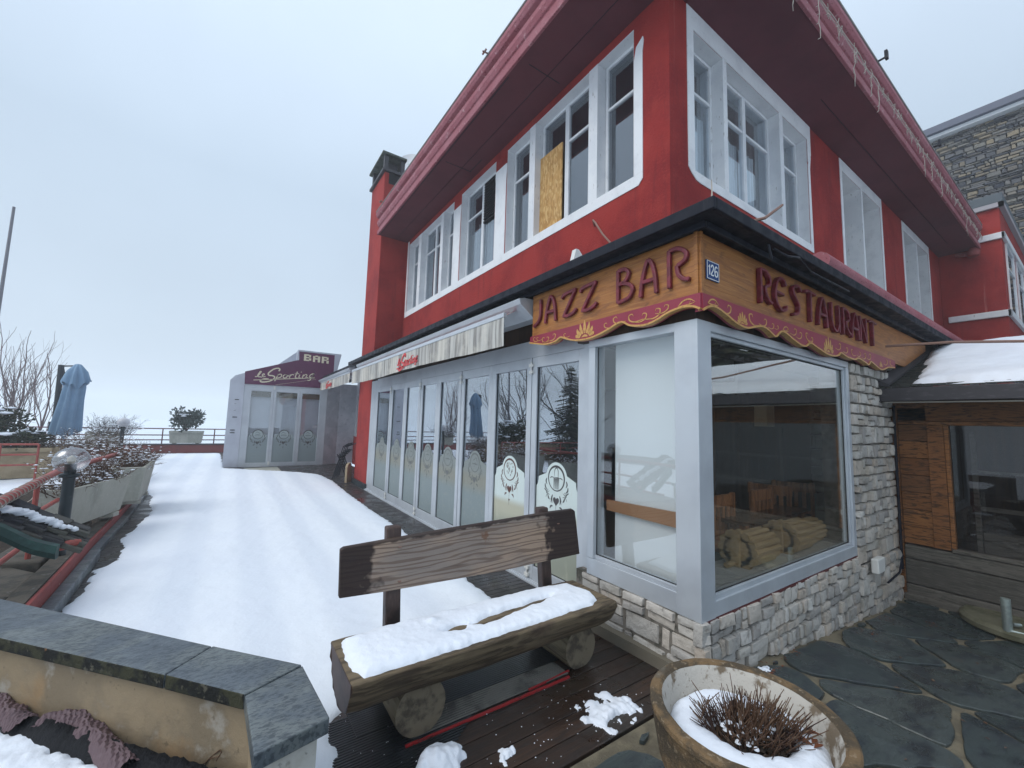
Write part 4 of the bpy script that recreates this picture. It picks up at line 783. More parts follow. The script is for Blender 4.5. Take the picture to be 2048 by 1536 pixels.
s2 = sign('restaurant_sign', 'pine sign with maroon letters RESTAURANT over a scalloped crimson border facing the paving', E2, FR, 1, 2.375, 7.9, [glyph(a[0], a[1], a[2], 2.48, 2.745) for a in RS], o2, (4.4, 1.44, 2.25))
t = thing('house_number_plate', 'small blue enamel plate with white number 126 on the pine sign', 'number plate', (2.53, 1.435, 2.51))
b = MB(); b.hexa([FR(u, z, d) for z in (2.515, 2.645) for (u, d) in ((2.458, .006), (2.606, .006), (2.606, .016), (2.458, .016))]); b.build('plate', blue_plate, t, bevel=.003)
b = MB(); f = FR
for pts in ([(2.464, 2.639), (2.600, 2.639)], [(2.464, 2.521), (2.600, 2.521)], [(2.464, 2.521), (2.464, 2.639)], [(2.600, 2.521), (2.600, 2.639)]): b.ribbon(pts, .004, f, .014, .0175)
for pts in ([(2.478, 2.598), (2.490, 2.615), (2.490, 2.548)], [(2.508, 2.60), (2.518, 2.616), (2.532, 2.612), (2.535, 2.594), (2.522, 2.572), (2.508, 2.55), (2.540, 2.55)], [(2.582, 2.608), (2.567, 2.616), (2.553, 2.598), (2.552, 2.565), (2.565, 2.548), (2.582, 2.556), (2.582, 2.578), (2.568, 2.586), (2.554, 2.574)]): b.ribbon(pts, .0085, f, .015, .018, sm=3 if len(pts) > 3 else 1)
b.build('number', white_enamel, t)
# ================================================================ AWNINGS
SCRIPT = [([(235, 578), (275, 572), (305, 540), (335, 500), (322, 494), (300, 520), (275, 572), (345, 584)], 14), ([(352, 560), (385, 545), (375, 530), (350, 550), (362, 580), (402, 572)], 12),
 ([(612, 490), (628, 462), (600, 445), (530, 460), (450, 520), (455, 555), (510, 562), (545, 580), (530, 612), (460, 650), (350, 662), (318, 645), (350, 622), (400, 610), (450, 615)], 20),
 ([(605, 540), (545, 648)], 15), ([(580, 570), (620, 540), (655, 545), (640, 585), (580, 602)], 14), ([(715, 545), (680, 565), (690, 597), (730, 590), (745, 560), (715, 545), (775, 570)], 14),
 ([(795, 545), (775, 600)], 14), ([(785, 575), (820, 545), (850, 552)], 13), ([(905, 500), (870, 590), (905, 597)], 14), ([(865, 535), (930, 530)], 10), ([(945, 545), (925, 592), (955, 598)], 14), ([(960, 508), (972, 502)], 14),
 ([(1000, 545), (978, 600)], 14), ([(990, 575), (1035, 542), (1055, 555), (1035, 598), (1070, 590)], 13), ([(1165, 530), (1115, 545), (1095, 580), (1130, 590), (1170, 530), (1135, 590), (1095, 635), (1060, 632)], 14), ([(212, 630), (1178, 597)], 11)]
def awning(name, label, y0, y1, xc, ty0, ty1, loc, z=(2.33, 2.56)):
    t = thing(name, label, 'awning', loc)
    b = MB(); b.prism([(2.55, y0, 2.60), (2.55, y0, 2.795), (2.30, y0, 2.79), (2.23, y0, 2.77), (2.25, y0, 2.72), (2.36, y0, 2.64), (2.42, y0, 2.60)], (0, y1-y0, 0)); b.build('cassette', alu, t, bevel=.006)
    n = 90; cl = MB(); st = MB()
    for k in range(n):
        a0, a1 = y0+.12+(y1-y0-.3)*k/n, y0+.12+(y1-y0-.3)*(k+1)/n; m = cl if k % 2 else st
        m.poly([(2.30, a0, 2.69), (2.30, a1, 2.69), (xc, a1, 2.60), (xc, a0, 2.60)])
    cl.build('awning_cloth', awn_white, t); st.build('awning_stripes', crimson, t)
    b = MB(); b.box(xc-.02, y0+.1, z[1]+.0, xc+.02, y1-.15, z[1]+.045); b.build('front_bar', alu, t, bevel=.004)
    # valance with soft folds
    b = MB(); ny = 160; nzv = 6; s_ = len(b.v)
    for j in range(nzv+1):
        for i in range(ny+1):
            y = y0+.1+(y1-y0-.25)*i/ny; zt = z[1]-(z[1]-z[0])*j/nzv+(.006*nz(y*3, 5)+.012*sin(y*1.4) if j == nzv else 0); b.v.append((xc-.012+(.012*nz(y*3.1, 2)+.010*nz(y*8, j*.2))*j/nzv, y, zt))
    for j in range(nzv):
        for i in range(ny): a = j*(ny+1)+i; b.face((a, a+ny+1, a+ny+2, a+1))
    b.build('valance', awn_white, t, smooth='all')
    b = MB(); fz = lambda u, v, d: (xc-.020-d-.012*nz(u*-3.1, 2)*0, -u, v)
    for pts, w_ in SCRIPT[:]: b.ribbon([(-ty1+(ty1-ty0)*(p[0]-210)/970, z[0]+.01+(z[1]-z[0]-.02)*(670-p[1])/235) for p in pts], w_*.0013*(ty1-ty0)/.95*1.2, fz, .0, .006, sm=2)
    b.build('script_lettering', awn_red, t)
    b = MB(); b.tube([(2.4, y0+.5, 2.62), (xc+.05, y0+.8, 2.58)], .015, 6); b.tube([(2.4, y1-.7, 2.62), (xc+.05, y1-.5, 2.58)], .015, 6); b.build('folding_arm', alu, t)
    return t
awning('retractable_awning', 'long stained white awning with red script lettering over the folding glass doors', 3.22, 9.65, 2.14, 5.55, 6.45, (2.4, 6.4, 2.33), z=(2.31, 2.585))
awning('retractable_awning', 'short stained white awning with faded red lettering between the chimney pillar and the bar annex', 10.35, 14.6, 2.30, 12.6, 13.5, (2.45, 12.4, 2.33), z=(2.42, 2.66))
# ================================================================ ANNEX BAR
A = thing('bar_annex', 'small pale grey glazed bar annex with purple fascia at the far end of the terrace', 'building', (1.3, 15, 0))
b = MB(); b.box(.24, 14.97, 0, .36, 15.1, 2.50); b.box(2.44, 14.97, 0, 2.60, 15.1, 2.50); b.box(.36, 14.975, 2.42, 2.44, 15.1, 2.50); b.box(.2, 14.96, 2.50, 2.62, 15.1, 2.54); b.box(.36, 14.97, -.01, 2.44, 15.1, .03); b.build('door_frame', alu, A, bevel=.004)
for k, (a0, a1) in enumerate(((.36, 1.03), (1.035, 1.77), (1.775, 2.44))):
    y = 14.965; g0, g1 = a0+.07, a1-.07
    b = MB(); b.box(a0, y, .03, g0, y+.05, 2.42); b.box(g1, y, .03, a1, y+.05, 2.42); b.box(g0, y, .03, g1, y+.05, .12); b.box(g0, y, 2.33, g1, y+.05, 2.42)
    d = b.build('glazed_door', alu, A, bevel=.004)
    b = MB(); b.box(g0, y+.025, .12, g1, y+.03, 2.33); b.build('pane', bpy.data.materials['corner_glass'], d)
    f_ = lambda u, z, dd: (u, y+.0235-dd, z)
    Pf, c, r = film_shape(g0, g1, .125, .97, f_); r = min(r, .17)
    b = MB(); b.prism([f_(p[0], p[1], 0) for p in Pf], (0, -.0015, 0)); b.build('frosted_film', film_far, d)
    b = MB(); emblem(b, c, .99, r, f_, 2, .0017, .003); b.build('emblem', etch, d)
    b = MB(); b.box(g0-.02, y+.06, 2.15, g1+.02, y+.09, 2.32); b.build('head_strip', bpy.data.materials['strip_brown'], d)  # same brown strip behind the top of the annex panes
b = MB(); b.box(2.22, 14.962, 1.22, 2.36, 14.966, 1.30); b.build('notice', M('notice_grey', (.35, .33, .36), .6), A)
for z in (2.40, .05): b = MB(); b.box(1.01, 14.93, z, 1.06, 14.965, z+.1); b.build('hinge', plastic_w, A)
b = MB(); b.prism([(-.14, 15.0, 0), (-.14, 15.0, 2.62), (-.02, 14.99, 2.77), (.235, 14.95, 2.87), (.235, 14.95, 0)], (0, .06, 0)); b.build('side_panel', annex_white, A, bevel=.004)
b = MB()
for z, x0, x1 in ((2.02, .02, .14), (1.90, .02, .13), (1.70, .02, .12), (1.49, .0, .12), (1.10, -.03, .09), (1.02, -.03, .09)): b.box(x0, 14.965 if z in (2.02, 1.49, 1.10, 1.02) else 14.972, z, x1, 14.98, z+(.022 if z in (2.02, 1.49, 1.10, 1.02) else .008))
b.build('vent_slot', dark_gasket, A)
b = MB(); b.box(.24, 15.1, -.5, 2.6, 18.5, 2.52); b.prism([(.0, 15.07, 2.45), (.24, 15.07, 2.88), (1.66, 15.07, 3.41), (2.8, 15.07, 3.41), (2.8, 15.07, 2.45)], (0, 3.4, 0)); b.build('annex_body', annex_white, A)
b = MB(); b.prism([(2.60, 14.98, 0), (3.05, 15.25, 0), (3.62, 15.25, 0), (3.62, 15.5, 0), (2.60, 15.5, 0)], (0, 0, 2.75)); b.build('render_panel', annex_grey, A)
b = MB(); b.box(3.62, 10.55, .95, 3.9, 15.25, 2.85); b.build('rear_wall', annex_grey, A)
b = MB(); b.box(3.60, 10.55, -.02, 3.9, 15.25, .95); b.build('red_dado', red_plaster, A)
b = MB(); b.box(3.52, 11.6, .95, 3.60, 14.8, 1.02); b.box(3.52, 11.6, 2.3, 3.6, 14.8, 2.4)
for y in (11.6, 13.1, 14.7): b.box(3.52, y, 1.02, 3.6, y+.1, 2.3)
w_ = b.build('shuttered_window', alu, A, bevel=.004); b = MB(); b.box(3.56, 11.7, 1.02, 3.59, 14.7, 2.3); b.build('shutter_panel', shutter, w_)
b = MB(); b.prism([(2.6, 15.0, 2.9), (2.6, 10.6, 2.9), (4.3, 10.6, 3.7), (4.3, 15.0, 3.7)], (0, 0, .04)); b.build('annex_roof', dark_fascia, A)
b = MB(); b.box(3.3, 10.7, 2.9, 3.34, 15.0, 3.55); b.build('roof_screen', M('grey_metal_screen', (.19, .21, .24), .5, .2, layers=[n_(8, (.26, .26, .29), .45, .6, .7, st=(1, 1, .15))]), A)
b = MB(); b.box(2.95, 15.30, .62, 3.05, 15.245, .72); b.build('socket', plastic_w, A)
# purple sign
t = thing('annex_sign', 'purple fascia sign with cream lettering BAR above Le Sporting on the annex', 'sign', (1.4, 14.95, 2.52))
yy = 14.94
b = MB(); b.prism([(.23, yy, 2.52), (.215, yy, 2.90), (1.665, yy, 3.42), (1.65, yy, 3.70), (2.74, yy, 3.70), (2.79, yy, 2.60), (2.6, yy, 2.545)], (0, .03, 0)); b.build('sign_panel', purple, t)
b = MB(); b.box(1.62, yy-.005, 3.70, 2.95, yy+.35, 3.75); b.prism([(2.74, yy-.004, 3.0), (2.74, yy-.004, 3.70), (2.95, yy-.004, 3.70), (2.82, yy-.004, 3.0)], (0, .3, 0)); b.box(1.61, yy-.004, 3.40, 1.65, yy+.35, 3.70); b.prism([(1.0, yy+.33, 3.15), (1.62, yy+.33, 3.72), (1.62, yy+.33, 3.15)], (0, .02, 0)); b.build('sign_frame', annex_white, t)
b = MB(); f = lambda u, v, d: (u, yy-d, v)
for pts, w_ in SCRIPT: 
    Q = [at(480+p[0]/7.877, 680+p[1]/7.877, 1, yy) for p in pts]; b.ribbon([(q.x, q.z) for q in Q], w_*.0019, f, .0, .006, sm=3)
b.ribbon([(1.05, 2.49+.06), (2.2, 2.82)], .006, f, 0, .003)
b.build('script_lettering', cream, t)
for k, (u0, u1, ch) in enumerate(((1.80, 2.02, 'B'), (2.07, 2.29, 'A'), (2.34, 2.56, 'R'))):
    b = MB(); z0, z1 = 3.41-.012*k, 3.63-.012*k; w_ = .07; m = (z0+z1)/2
    bx = lambda a, c, d_, e_: b.box(a, yy-.008, c, d_, yy, e_)
    bx(u0, z0, u0+w_, z1 if ch != 'A' else z1-.02)
    if ch == 'A': bx(u1-w_, z0, u1, z1-.02)
    else: bx(u1-w_, z0+(.02 if ch == 'B' else 0), u1-.0, m-.012); bx(u1-w_, m+.012, u1-.012, z1-.012)
    bx(u0+w_, z1-.045, u1-w_, z1); bx(u0+w_, m-.02, u1-w_, m+.02)
    if ch == 'B': bx(u0+w_, z0, u1-w_, z0+.045)
    b.build('letter', cream, t)
# ================================================================ STONE GABLE BUILDING, FAR RIGHT
S = thing('stone_building', 'tall building of layered grey and ochre schist with dark roof edge behind the red wing', 'building', (20, 2, -1))
rn = random.Random(5)
b = MB(); b.box(20.06, -9, -2, 30, 4.3, 12.0); b.build('wall_core', M('dark_joint', (.05, .05, .055), .95), S)
b = MB(); z = 4.5
while z < 11.98:
    h = rn.choice([.035, .05, .06, .08, .10, .16]); h = min(h, 12.0-z); y = -4.5+rn.uniform(-.2, 0)
    while y < 4.3:
        w_ = rn.uniform(.10, .42)*(1.2 if h < .1 else .8); d = rn.uniform(.0, .06); b.r = rn.random()
        k1, k2 = rn.uniform(0, .03), rn.uniform(0, .03)
        b.hexa([(20.0-d, y+.01, z+k1), (20.07, y+.01, z), (20.07, min(y+w_, 4.3), z), (20.0-d, min(y+w_, 4.3)-.01, z+k2), (20.0-d, y+.01+k2, z+h-.012-k1), (20.07, y+.01, z+h-.01), (20.07, min(y+w_, 4.3), z+h-.01), (20.0-d, min(y+w_, 4.3)-.02, z+h-.012)]); y += w_
    z += h
b.build('schist_facing', far_stone, S)
b = MB(); b.box(19.6, -9.2, 12.12, 30, 4.4, 12.36); b.build('roof_edge', M('blue_grey_gutter', (.07, .085, .13), .5), S); b = MB(); b.box(19.75, -9.2, 12.0, 20.1, 4.35, 12.118); b.build('white_soffit_strip', white_paint, S)
# ================================================================ WOODEN PORCH BUILDING AT THE RIGHT
W = thing('wooden_building', 'low orange brown timber building with a snow covered slate roof beside the stone wall', 'building', (6.4, 0, -.25))
b = MB(); rn = random.Random(9)
z = .34
while z < 1.86:
    h = .19; b.r = rn.random(); b.box(6.40, 1.20, z, 6.46, 1.44, min(z+h-.006, 1.86)); z += h
b.r = .6; b.box(6.375, 1.07, .34, 6.47, 1.198, 1.66); b.r = .2; b.box(6.38, -3, 1.66, 6.5, 1.30, 1.70); b.r = .1; b.box(6.40, -3, 1.705, 6.5, 1.47, 1.92)
b.r = .05; b.box(6.37, 1.442, -.3, 6.48, 1.50, 1.9)
b.r = .4; b.box(6.385, 1.035, .36, 6.46, 1.068, 1.66); b.box(6.39, -2.0, .36, 6.46, -1.9, 1.66)
b.build('timber_cladding', planks_warm, W, bevel=.004)
b = MB(); z = -.33
for h in (.24, .27, .15): b.r = rn.random(); b.box(6.375-.01*(h > .2), -3, z, 6.5, 1.44, z+h-.008); z += h
b.box(6.35, -3, -.42, 6.40, 1.46, -.2)
b.build('log_base', planks_grey, W, bevel=.012)
b = MB(); b.box(6.44, -1.9, .36, 6.446, 1.035, 1.66); b.build('window_pane', g_brown, W)
b = MB(); b.box(6.36, -1.92, .33, 6.5, 1.06, .36); b.build('window_sill', planks_grey, W)
b = MB(); b.box(8.6, -3, -.3, 8.7, 3, 2.2); b.box(6.5, 1.46, -.3, 8.6, 1.5, 2.2); b.box(6.5, -3, -.3, 8.6, 1.5, -.25); b.build('inner_wall', interior_dark, W)
b = MB(); b.box(6.8, .9, .3, 6.84, .94, 1.6); b.box(6.8, .2, .3, 6.84, .24, 1.6); b.box(6.8, -1, .75, 6.85, .95, .79); b.box(6.8, -1, 1.15, 6.85, .95, 1.18); b.box(6.9, .6, -.2, 7.1, .9, .5); b.build('inner_shelving', planks_grey, W)
b = MB(); b.tube([(6.33, 1.45, 1.88), (6.33, 1.455, 1.2), (6.34, 1.46, .05)], .013, 6); b.tube([(6.33, 1.45, .2), (6.1, 1.43, .06), (5.7, 1.43, .03)], .010, 6); b.build('downpipe_cable', black_metal, W)
# roof: slope rising away from the court
def rz(x): return 2.06+(x-6.02)*.31
b = MB(); rn = random.Random(3); x = 6.0; row = 0
while x < 8.3:
    y = -3+rn.uniform(0, .1)
    while y < 1.48:
        w_ = rn.uniform(.10, .2); b.r = rn.random(); y2 = min(y+w_-.004, 1.46); t_ = rn.uniform(.0, .006)
        b.hexa([(x-.012, y, rz(x)+.004+t_), (x+.09, y, rz(x+.09)-.012), (x+.09, y2, rz(x+.09)-.012), (x-.012, y2, rz(x)+.004+t_), (x-.012, y, rz(x)+.016+t_), (x+.09, y, rz(x+.09)), (x+.09, y2, rz(x+.09)), (x-.012, y2, rz(x)+.016+t_)]); y += w_
    x += .075
b.build('slate_shingles', shingle_m, W)
b = MB(); b.box(5.98, -3.2, 1.91, 6.05, 1.495, 2.055); b.box(6.05, -3.2, 1.94, 6.5, 1.49, 1.97); b.build('roof_fascia', dark_fascia, W, bevel=.006)
b = MB(); b.tube([(6.15, 1.50, 2.10), (8.3, 1.50, 2.10+2.15*.31)], .05, 8); b.hexa([(5.98, 1.40, 2.07), (8.3, 1.40, 2.78), (8.3, 1.50, 2.80), (5.98, 1.50, 2.09), (5.98, 1.40, 2.10), (8.3, 1.40, 2.81), (8.3, 1.50, 2.86), (5.98, 1.50, 2.15)]); b.build('verge_flashing', dark_fascia, W)
b = MB(); b.tube([(6.02, 1.45, 1.90), (6.06, -3, 1.86)], .008, 6); b.build('gutter_wire', wire_m, W)
b = MB(); b.tube([(5.95, 1.40, 2.52), (6.0, .9, 2.50), (6.6, -.5, 2.40), (7.2, -3, 2.33)], .014, 8); b.build('support_rod', rust_m, W); 
P = [(6.12, 1.20), (6.5, 1.24), (6.9, 1.27), (7.15, 1.30), (7.2, 1.33), (8.3, 1.42), (8.6, 1.40), (8.6, -3.1), (6.04, -3.1), (6.05, .0), (6.06, .9), (6.08, 1.1)]
tag(snow_field('roof_snow', P, lambda x, y: rz(x)+.018 if x < 8.3 else rz(8.3)+.018, .07, frange(5.95, 8.65, .045), frange(-3.1, 1.5, .03), edge=.04, jit=.05, jf=5, rough=.008, drop=.04), kind='stuff')
# ================================================================ BENCH
Bn = thing('log_bench', 'half log bench with weathered board backrest and snow on its seat', 'bench', (1.35, 2.1, 0))
def halflog(b, x0, x1, yc, zt, r, n=18, m=26):
    """half-round log, flat side up, along x"""
    base = len(b.v)
    for i in range(m+1):
        x = x0+(x1-x0)*i/m; k = 1+.05*nz(x*2, 1)+(-.04 if i in (0, m) else 0)
        for j in range(n+1):
            a = pi+pi*j/n; rr = r*k*(1+.035*nz(x*3, j*.5)); b.v.append((x+.02*nz(j*.6, i > m/2)*(i in (0, m)), yc+cos(a)*rr*1.02, zt+sin(a)*rr*.95))
    for i in range(m):
        for j in range(n): a = base+i*(n+1)+j; b.face((a, a+1, a+n+2, a+n+1))
        a = base+i*(n+1); b.face((a, a+n+1, a+2*n+1, a+n))
    b.mi = 1; b.face(tuple(base+j for j in range(n, -1, -1))); b.face(tuple(base+m*(n+1)+j for j in range(n+1))); b.mi = 0
b = MB(); halflog(b, .50, 2.14, 2.095, .43, .215); b.build('seat', [log_m, bench_dark], Bn, smooth=True, bevel=.008)
def leg_log(x, y0, y1, r):
    b = MB(); n = 22; m = 12; base = len(b.v)
    for i in range(m+1):
        y = y0+(y1-y0)*i/m
        for j in range(n):
            a = 2*pi*j/n; rr = r*(1+.03*nz(cos(a)*2+x, sin(a)*2, y*2))*(1-.03*(i in (0, m))); b.v.append((x+cos(a)*rr, y, max(0.008, r*.98+sin(a)*rr)))
    for i in range(m):
        for j in range(n): a = base+i*n; b.face((a+j, a+(j+1) % n, a+n+(j+1) % n, a+n+j))
    b.mi = 1
    for e_, yy_ in ((0, y0), (m, y1)):
        c0 = len(b.v); s_ = -1 if e_ == 0 else 1
        for q in (.78, .4):
            for j in range(n): v = b.v[base+e_*n+j]; b.v.append((x+(v[0]-x)*q, yy_+s_*.004*(1.5-q), r*.98+(v[2]-r*.98)*q))
        b.v.append((x, yy_+s_*.006, r*.98)); prev = base+e_*n
        for q in (0, 1):
            for j in range(n): b.face((prev+j, c0+q*n+j, c0+q*n+(j+1) % n, prev+(j+1) % n))
            prev = c0+q*n
        for j in range(n): b.face((prev+j, c0+2*n, prev+(j+1) % n))
    return b
leg_log(.885, 2.03, 2.42, .135).build('leg', [leg_m, end_m], Bn, smooth=True); leg_log(1.965, 2.03, 2.42, .132).build('leg', [leg_m, end_m], Bn, smooth=True)
for x in (.865, 2.02):
    zt = .905 if x < 1 else .915
    b = MB(); b.hexa([(x-.045, 2.405, .08), (x+.045, 2.405, .08), (x+.045, 2.475, .08), (x-.045, 2.475, .08), (x-.045, 2.504, zt), (x+.045, 2.504, zt), (x+.045, 2.57, zt), (x-.045, 2.57, zt)]); b.build('back_post', bench_dark, Bn, bevel=.012, seg=3)
b = MB(); P = [(.553, .578), (.551, .822), (.57, .832), (1.2, .858), (1.7, .872), (2.0, .884), (2.285, .885), (2.305, .87), (2.325, .55), (1.6, .545), (1.2, .555), (.8, .565)]
b.prism([(p[0], 2.425+(p[1]-.55)*.12, p[1]) for p in P], (0, .035, .004)); b.build('backrest', bench_back, Bn, bevel=.006, seg=3)
b = MB()
for x, z in ((.885, .80), (.885, .61), (1.99, .845), (2.12, .80)): b.lathe([(.0, -.006), (.009, -.005), (.011, 0.)], (x, 2.42+(z-.55)*.12, z), 10)
b.build('coach_bolt', rust_m, Bn)
# dark ends of the back board: the board material itself darkens towards both ends
m = bench_back; N = m.node_tree.nodes; L = m.node_tree.links; pb = N['Principled BSDF']; src = pb.inputs['Base Color'].links[0].from_socket
tc_ = N.new('ShaderNodeTexCoord'); sp = N.new('ShaderNodeSeparateXYZ'); L.new(tc_.outputs['Object'], sp.inputs[0]); nn = N.new('ShaderNodeTexNoise'); nn.inputs['Scale'].default_value = 14; L.new(tc_.outputs['Object'], nn.inputs[0])
def mth(op, a, c):
    q = N.new('ShaderNodeMath'); q.operation = op
    for i, v in enumerate((a, c)):
        if isinstance(v, (int, float)): q.inputs[i].default_value = v
        else: L.new(v, q.inputs[i])
    return q.outputs[0]
dx = mth('ABSOLUTE', mth('SUBTRACT', sp.outputs[0], 1.36), 0); dd = mth('ADD', dx, mth('MULTIPLY', mth('SUBTRACT', nn.outputs[0], .5), .32))
mrg = N.new('ShaderNodeMapRange'); L.new(dd, mrg.inputs[0]); mrg.inputs[1].default_value = .60; mrg.inputs[2].default_value = .66; mrg.inputs[4].default_value = .93
dz = mth('ADD', sp.outputs[2], mth('MULTIPLY', mth('SUBTRACT', nn.outputs[0], .5), .05)); mr2 = N.new('ShaderNodeMapRange'); L.new(mth('SUBTRACT', dz, mth('MULTIPLY', sp.outputs[0], .035)), mr2.inputs[0]); mr2.inputs[1].default_value = .792; mr2.inputs[2].default_value = .803; mr2.inputs[4].default_value = .85
mm = mth('MAXIMUM', mrg.outputs[0], mr2.outputs[0]); mxx = N.new('ShaderNodeMix'); mxx.data_type = 'RGBA'; L.new(mm, mxx.inputs[0]); L.new(src, mxx.inputs[6]); mxx.inputs[7].default_value = (.022, .013, .013, 1); L.new(mxx.outputs[2], pb.inputs['Base Color'])
# snow on the seat
P = [(.525, 2.10), (.53, 1.98), (.56, 1.91), (.8, 1.905), (1.2, 1.908), (1.6, 1.915), (1.95, 1.925), (2.04, 1.955), (2.07, 2.05), (2.04, 2.26), (1.8, 2.295), (1.2, 2.30), (.7, 2.295), (.54, 2.26)]
hole = [(1.18, 2.09), (1.36, 2.125), (1.60, 2.14), (1.80, 2.145), (1.66, 2.105), (1.42, 2.075), (1.30, 2.05), (1.24, 2.05)]; hole2 = [(1.02, 2.08), (1.10, 2.12), (1.17, 2.10), (1.12, 2.05)]
tag(snow_field('bench_snow', P, lambda x, y: .431, .026, frange(.50, 2.14, .009), frange(1.88, 2.32, .0075), edge=.018, jit=.012, jf=11, rough=.005, holes=(hole, hole2), drop=.02,
  extra=lambda x, y: .016*max(0, nz(x*5, y*7, 2))*(1 if y > 2.1 else .4)+(.022*math.exp(-((x-1.0)**2+(y-2.2)**2)/.001))), kind='stuff')
# ================================================================ CONCRETE POT WITH SHRUB
cx, cy = 1.735, .885
Pt = thing('concrete_planter_bowl', 'large round mossy concrete planter bowl standing on the slate paving', 'planter', (cx, cy, 0))
b = MB(); n = 56; prof = [(.17, .0), (.20, .02), (.26, .12), (.315, .26), (.335, .36), (.340, .43), (.352, .445), (.352, .462), (.345, .470), (.315, .470), (.305, .462)]
base = len(b.v)
def ring(prof, b):
    base = len(b.v)
    for i, (r, z) in enumerate(prof):
        for j in range(n): a = 2*pi*j/n; k = 1+.012*nz(cos(a)*3, sin(a)*3, z*6); b.v.append((cx+cos(a)*r*k, cy+sin(a)*r*k, z+.004*nz(cos(a)*7, sin(a)*7, 3)))
    for i in range(len(prof)-1):
        for j in range(n): b.face((base+i*n+j, base+i*n+(j+1) % n, base+(i+1)*n+(j+1) % n, base+(i+1)*n+j))
ring(prof, b); b.build('bowl', pot_m, Pt, smooth=True)
b = MB(); ring([(.3055, .4615), (.295, .44), (.285, .38), (.27, .33)], b); b.build('inner_wall', pot_in, Pt, smooth=True)
b = MB(); b.lathe([(.28, .345), (.15, .355), (.0, .36)], (cx, cy, 0), 30); b.build('soil', soil, Pt)
Pc = [(cx+.278*cos(a), cy+.278*sin(a)) for a in np.linspace(0, 2*pi, 40)[:-1]]
hc = [(cx+.02+.135*cos(a)*(1+.2*sin(3*a)), cy-.01+.095*sin(a)*(1+.2*cos(2*a))) for a in np.linspace(0, 2*pi, 20)[:-1]]
rx = [(p[0]*0+cx+(p[0]-cx)*cos(-.75)-(p[1]-cy)*sin(-.75), cy+(p[0]-cx)*sin(-.75)+(p[1]-cy)*cos(-.75)) for p in hc]
tag(snow_field('planter_snow', Pc, lambda x, y: .352, .052, frange(cx-.3, cx+.3, .009), frange(cy-.3, cy+.3, .009), edge=.025, jit=.018, jf=14, rough=.006, holes=(rx,), drop=.02), kind='stuff')
t = thing('pruned_shrub', 'dormant pruned shrub of short brown twigs growing in the concrete bowl', 'shrub', (cx, cy, .36)); b = MB(); b2 = MB(); rn = random.Random(4)
for k in range(300):
    a = rn.uniform(0, 6.3); r = rn.random()**.6; u_, v_ = r*cos(a)*.15, r*sin(a)*.09; c_, s_ = cos(-.75), sin(-.75); x, y = cx+.02+u_*c_-v_*s_, cy+u_*s_+v_*c_
    l = rn.uniform(.07, .165)*(1.15-.4*r); dx, dy = (x-cx)*.55+rn.gauss(0, .030), (y-cy)*.55+rn.gauss(0, .030)
    b.tube([(x, y, .355), (x+dx*.5+rn.gauss(0, .004), y+dy*.5+rn.gauss(0, .004), .355+l*.55), (x+dx, y+dy, .355+l)], [.0028, .0021, .0013], 5)
    for _ in range(rn.choice((0, 1, 1, 2))): b.tube([(x+dx*.5, y+dy*.5, .355+l*.5), (x+dx*.5+rn.gauss(0, .025), y+dy*.5+rn.gauss(0, .025), .355+l*.8)], [.002, .0014], 4)
b.build('twigs', twig, t, smooth=True)
for k in range(70):
    a = rn.uniform(0, 6.3); r = rn.uniform(.1, 1); x, y = cx+.03+.13*r*cos(a), cy-.03+.11*r*sin(a); b2.lathe([(0.0001, -.006), (rn.uniform(.006, .016), .0), (.004, .009), (.0001, .012)], (x, y, .372+rn.uniform(0, .012)), 7)
b2.build('dead_foliage', soil, t)
tag(leaf_bits('fallen_leaf', [(cx+.13, cy-.17, .405)], None, leaf_litter, n=5, r=.03, spread=.03), kind='stuff')
b = MB(); rn = random.Random(8)
for k in range(60): a = rn.uniform(0, 6.3); r = rn.uniform(.2, 1); x, y = cx+.02+.13*r*cos(a), cy-.01+.09*r*sin(a); s_ = rn.uniform(.004, .012); b.lathe([(.0001, -s_*.6), (s_, -.001), (s_*.7, s_*.6), (.0001, s_*.9)], (x, y, .385+rn.uniform(0, .035)), 8)
tag(b.build('snow_lumps', snow_m, smooth=True), kind='stuff')
# ================================================================ PARASOL BASE, SOCKET, SMALL FITTINGS
c = at(2050, 1252, 2, -.2); cx2, cy2 = c.x, c.y
t = thing('parasol_base', 'round mossy concrete parasol base with galvanised tube standing on the slate paving', 'parasol base', (cx2, cy2, -.265))
b = MB(); b.lathe([(.38, 0), (.42, .03), (.42, .07), (.39, .10), (.30, .11), (0, .11)], (cx2, cy2, -.265), 40); b.build('disc', base_con, t, smooth=True)
b = MB(); p = at(2016, 1262, 2, -.18); b.tube([(p.x, p.y, -.18), (p.x, p.y, .10)], .032, 16); b.tube([(p.x+.03, p.y-.03, -.12), (p.x+.07, p.y-.07, -.12)], .015, 8); b.build('tube', galv, t, smooth=True)
b = MB(); p0 = at(1965, 1228, 2, -.17); p1 = at(2010, 1233, 2, -.17); b.tube([p0, p1], .010, 6); b.build('steel_bar', galv, t); b = MB(); p0 = at(2020, 1262, 2, -.17); p1 = at(2060, 1272, 2, -.17); b.tube([p0, p1], .012, 6); b.build('steel_bar', galv, t)
b = MB(); b.box(5.33, 1.40, .18, 5.53, 1.462, .32); tag(b.build('outdoor_socket', plastic_w, None, bevel=.012, seg=3), 'white plastic outdoor socket box low on the stone pier', 'socket')
b = MB(); b.tube([at(1189, 452, 0, 3.20), at(1186, 440, 0, 3.1), at(1191, 446, 0, 3.05), at(1205, 468, 0, 2.98), at(1222, 487, 0, 2.93)], .010, 6); tag(b.build('bent_rod', rust_m, None, smooth=True), 'thin bent rusty rod hanging on the red wall above the JAZZ BAR sign', 'rod')
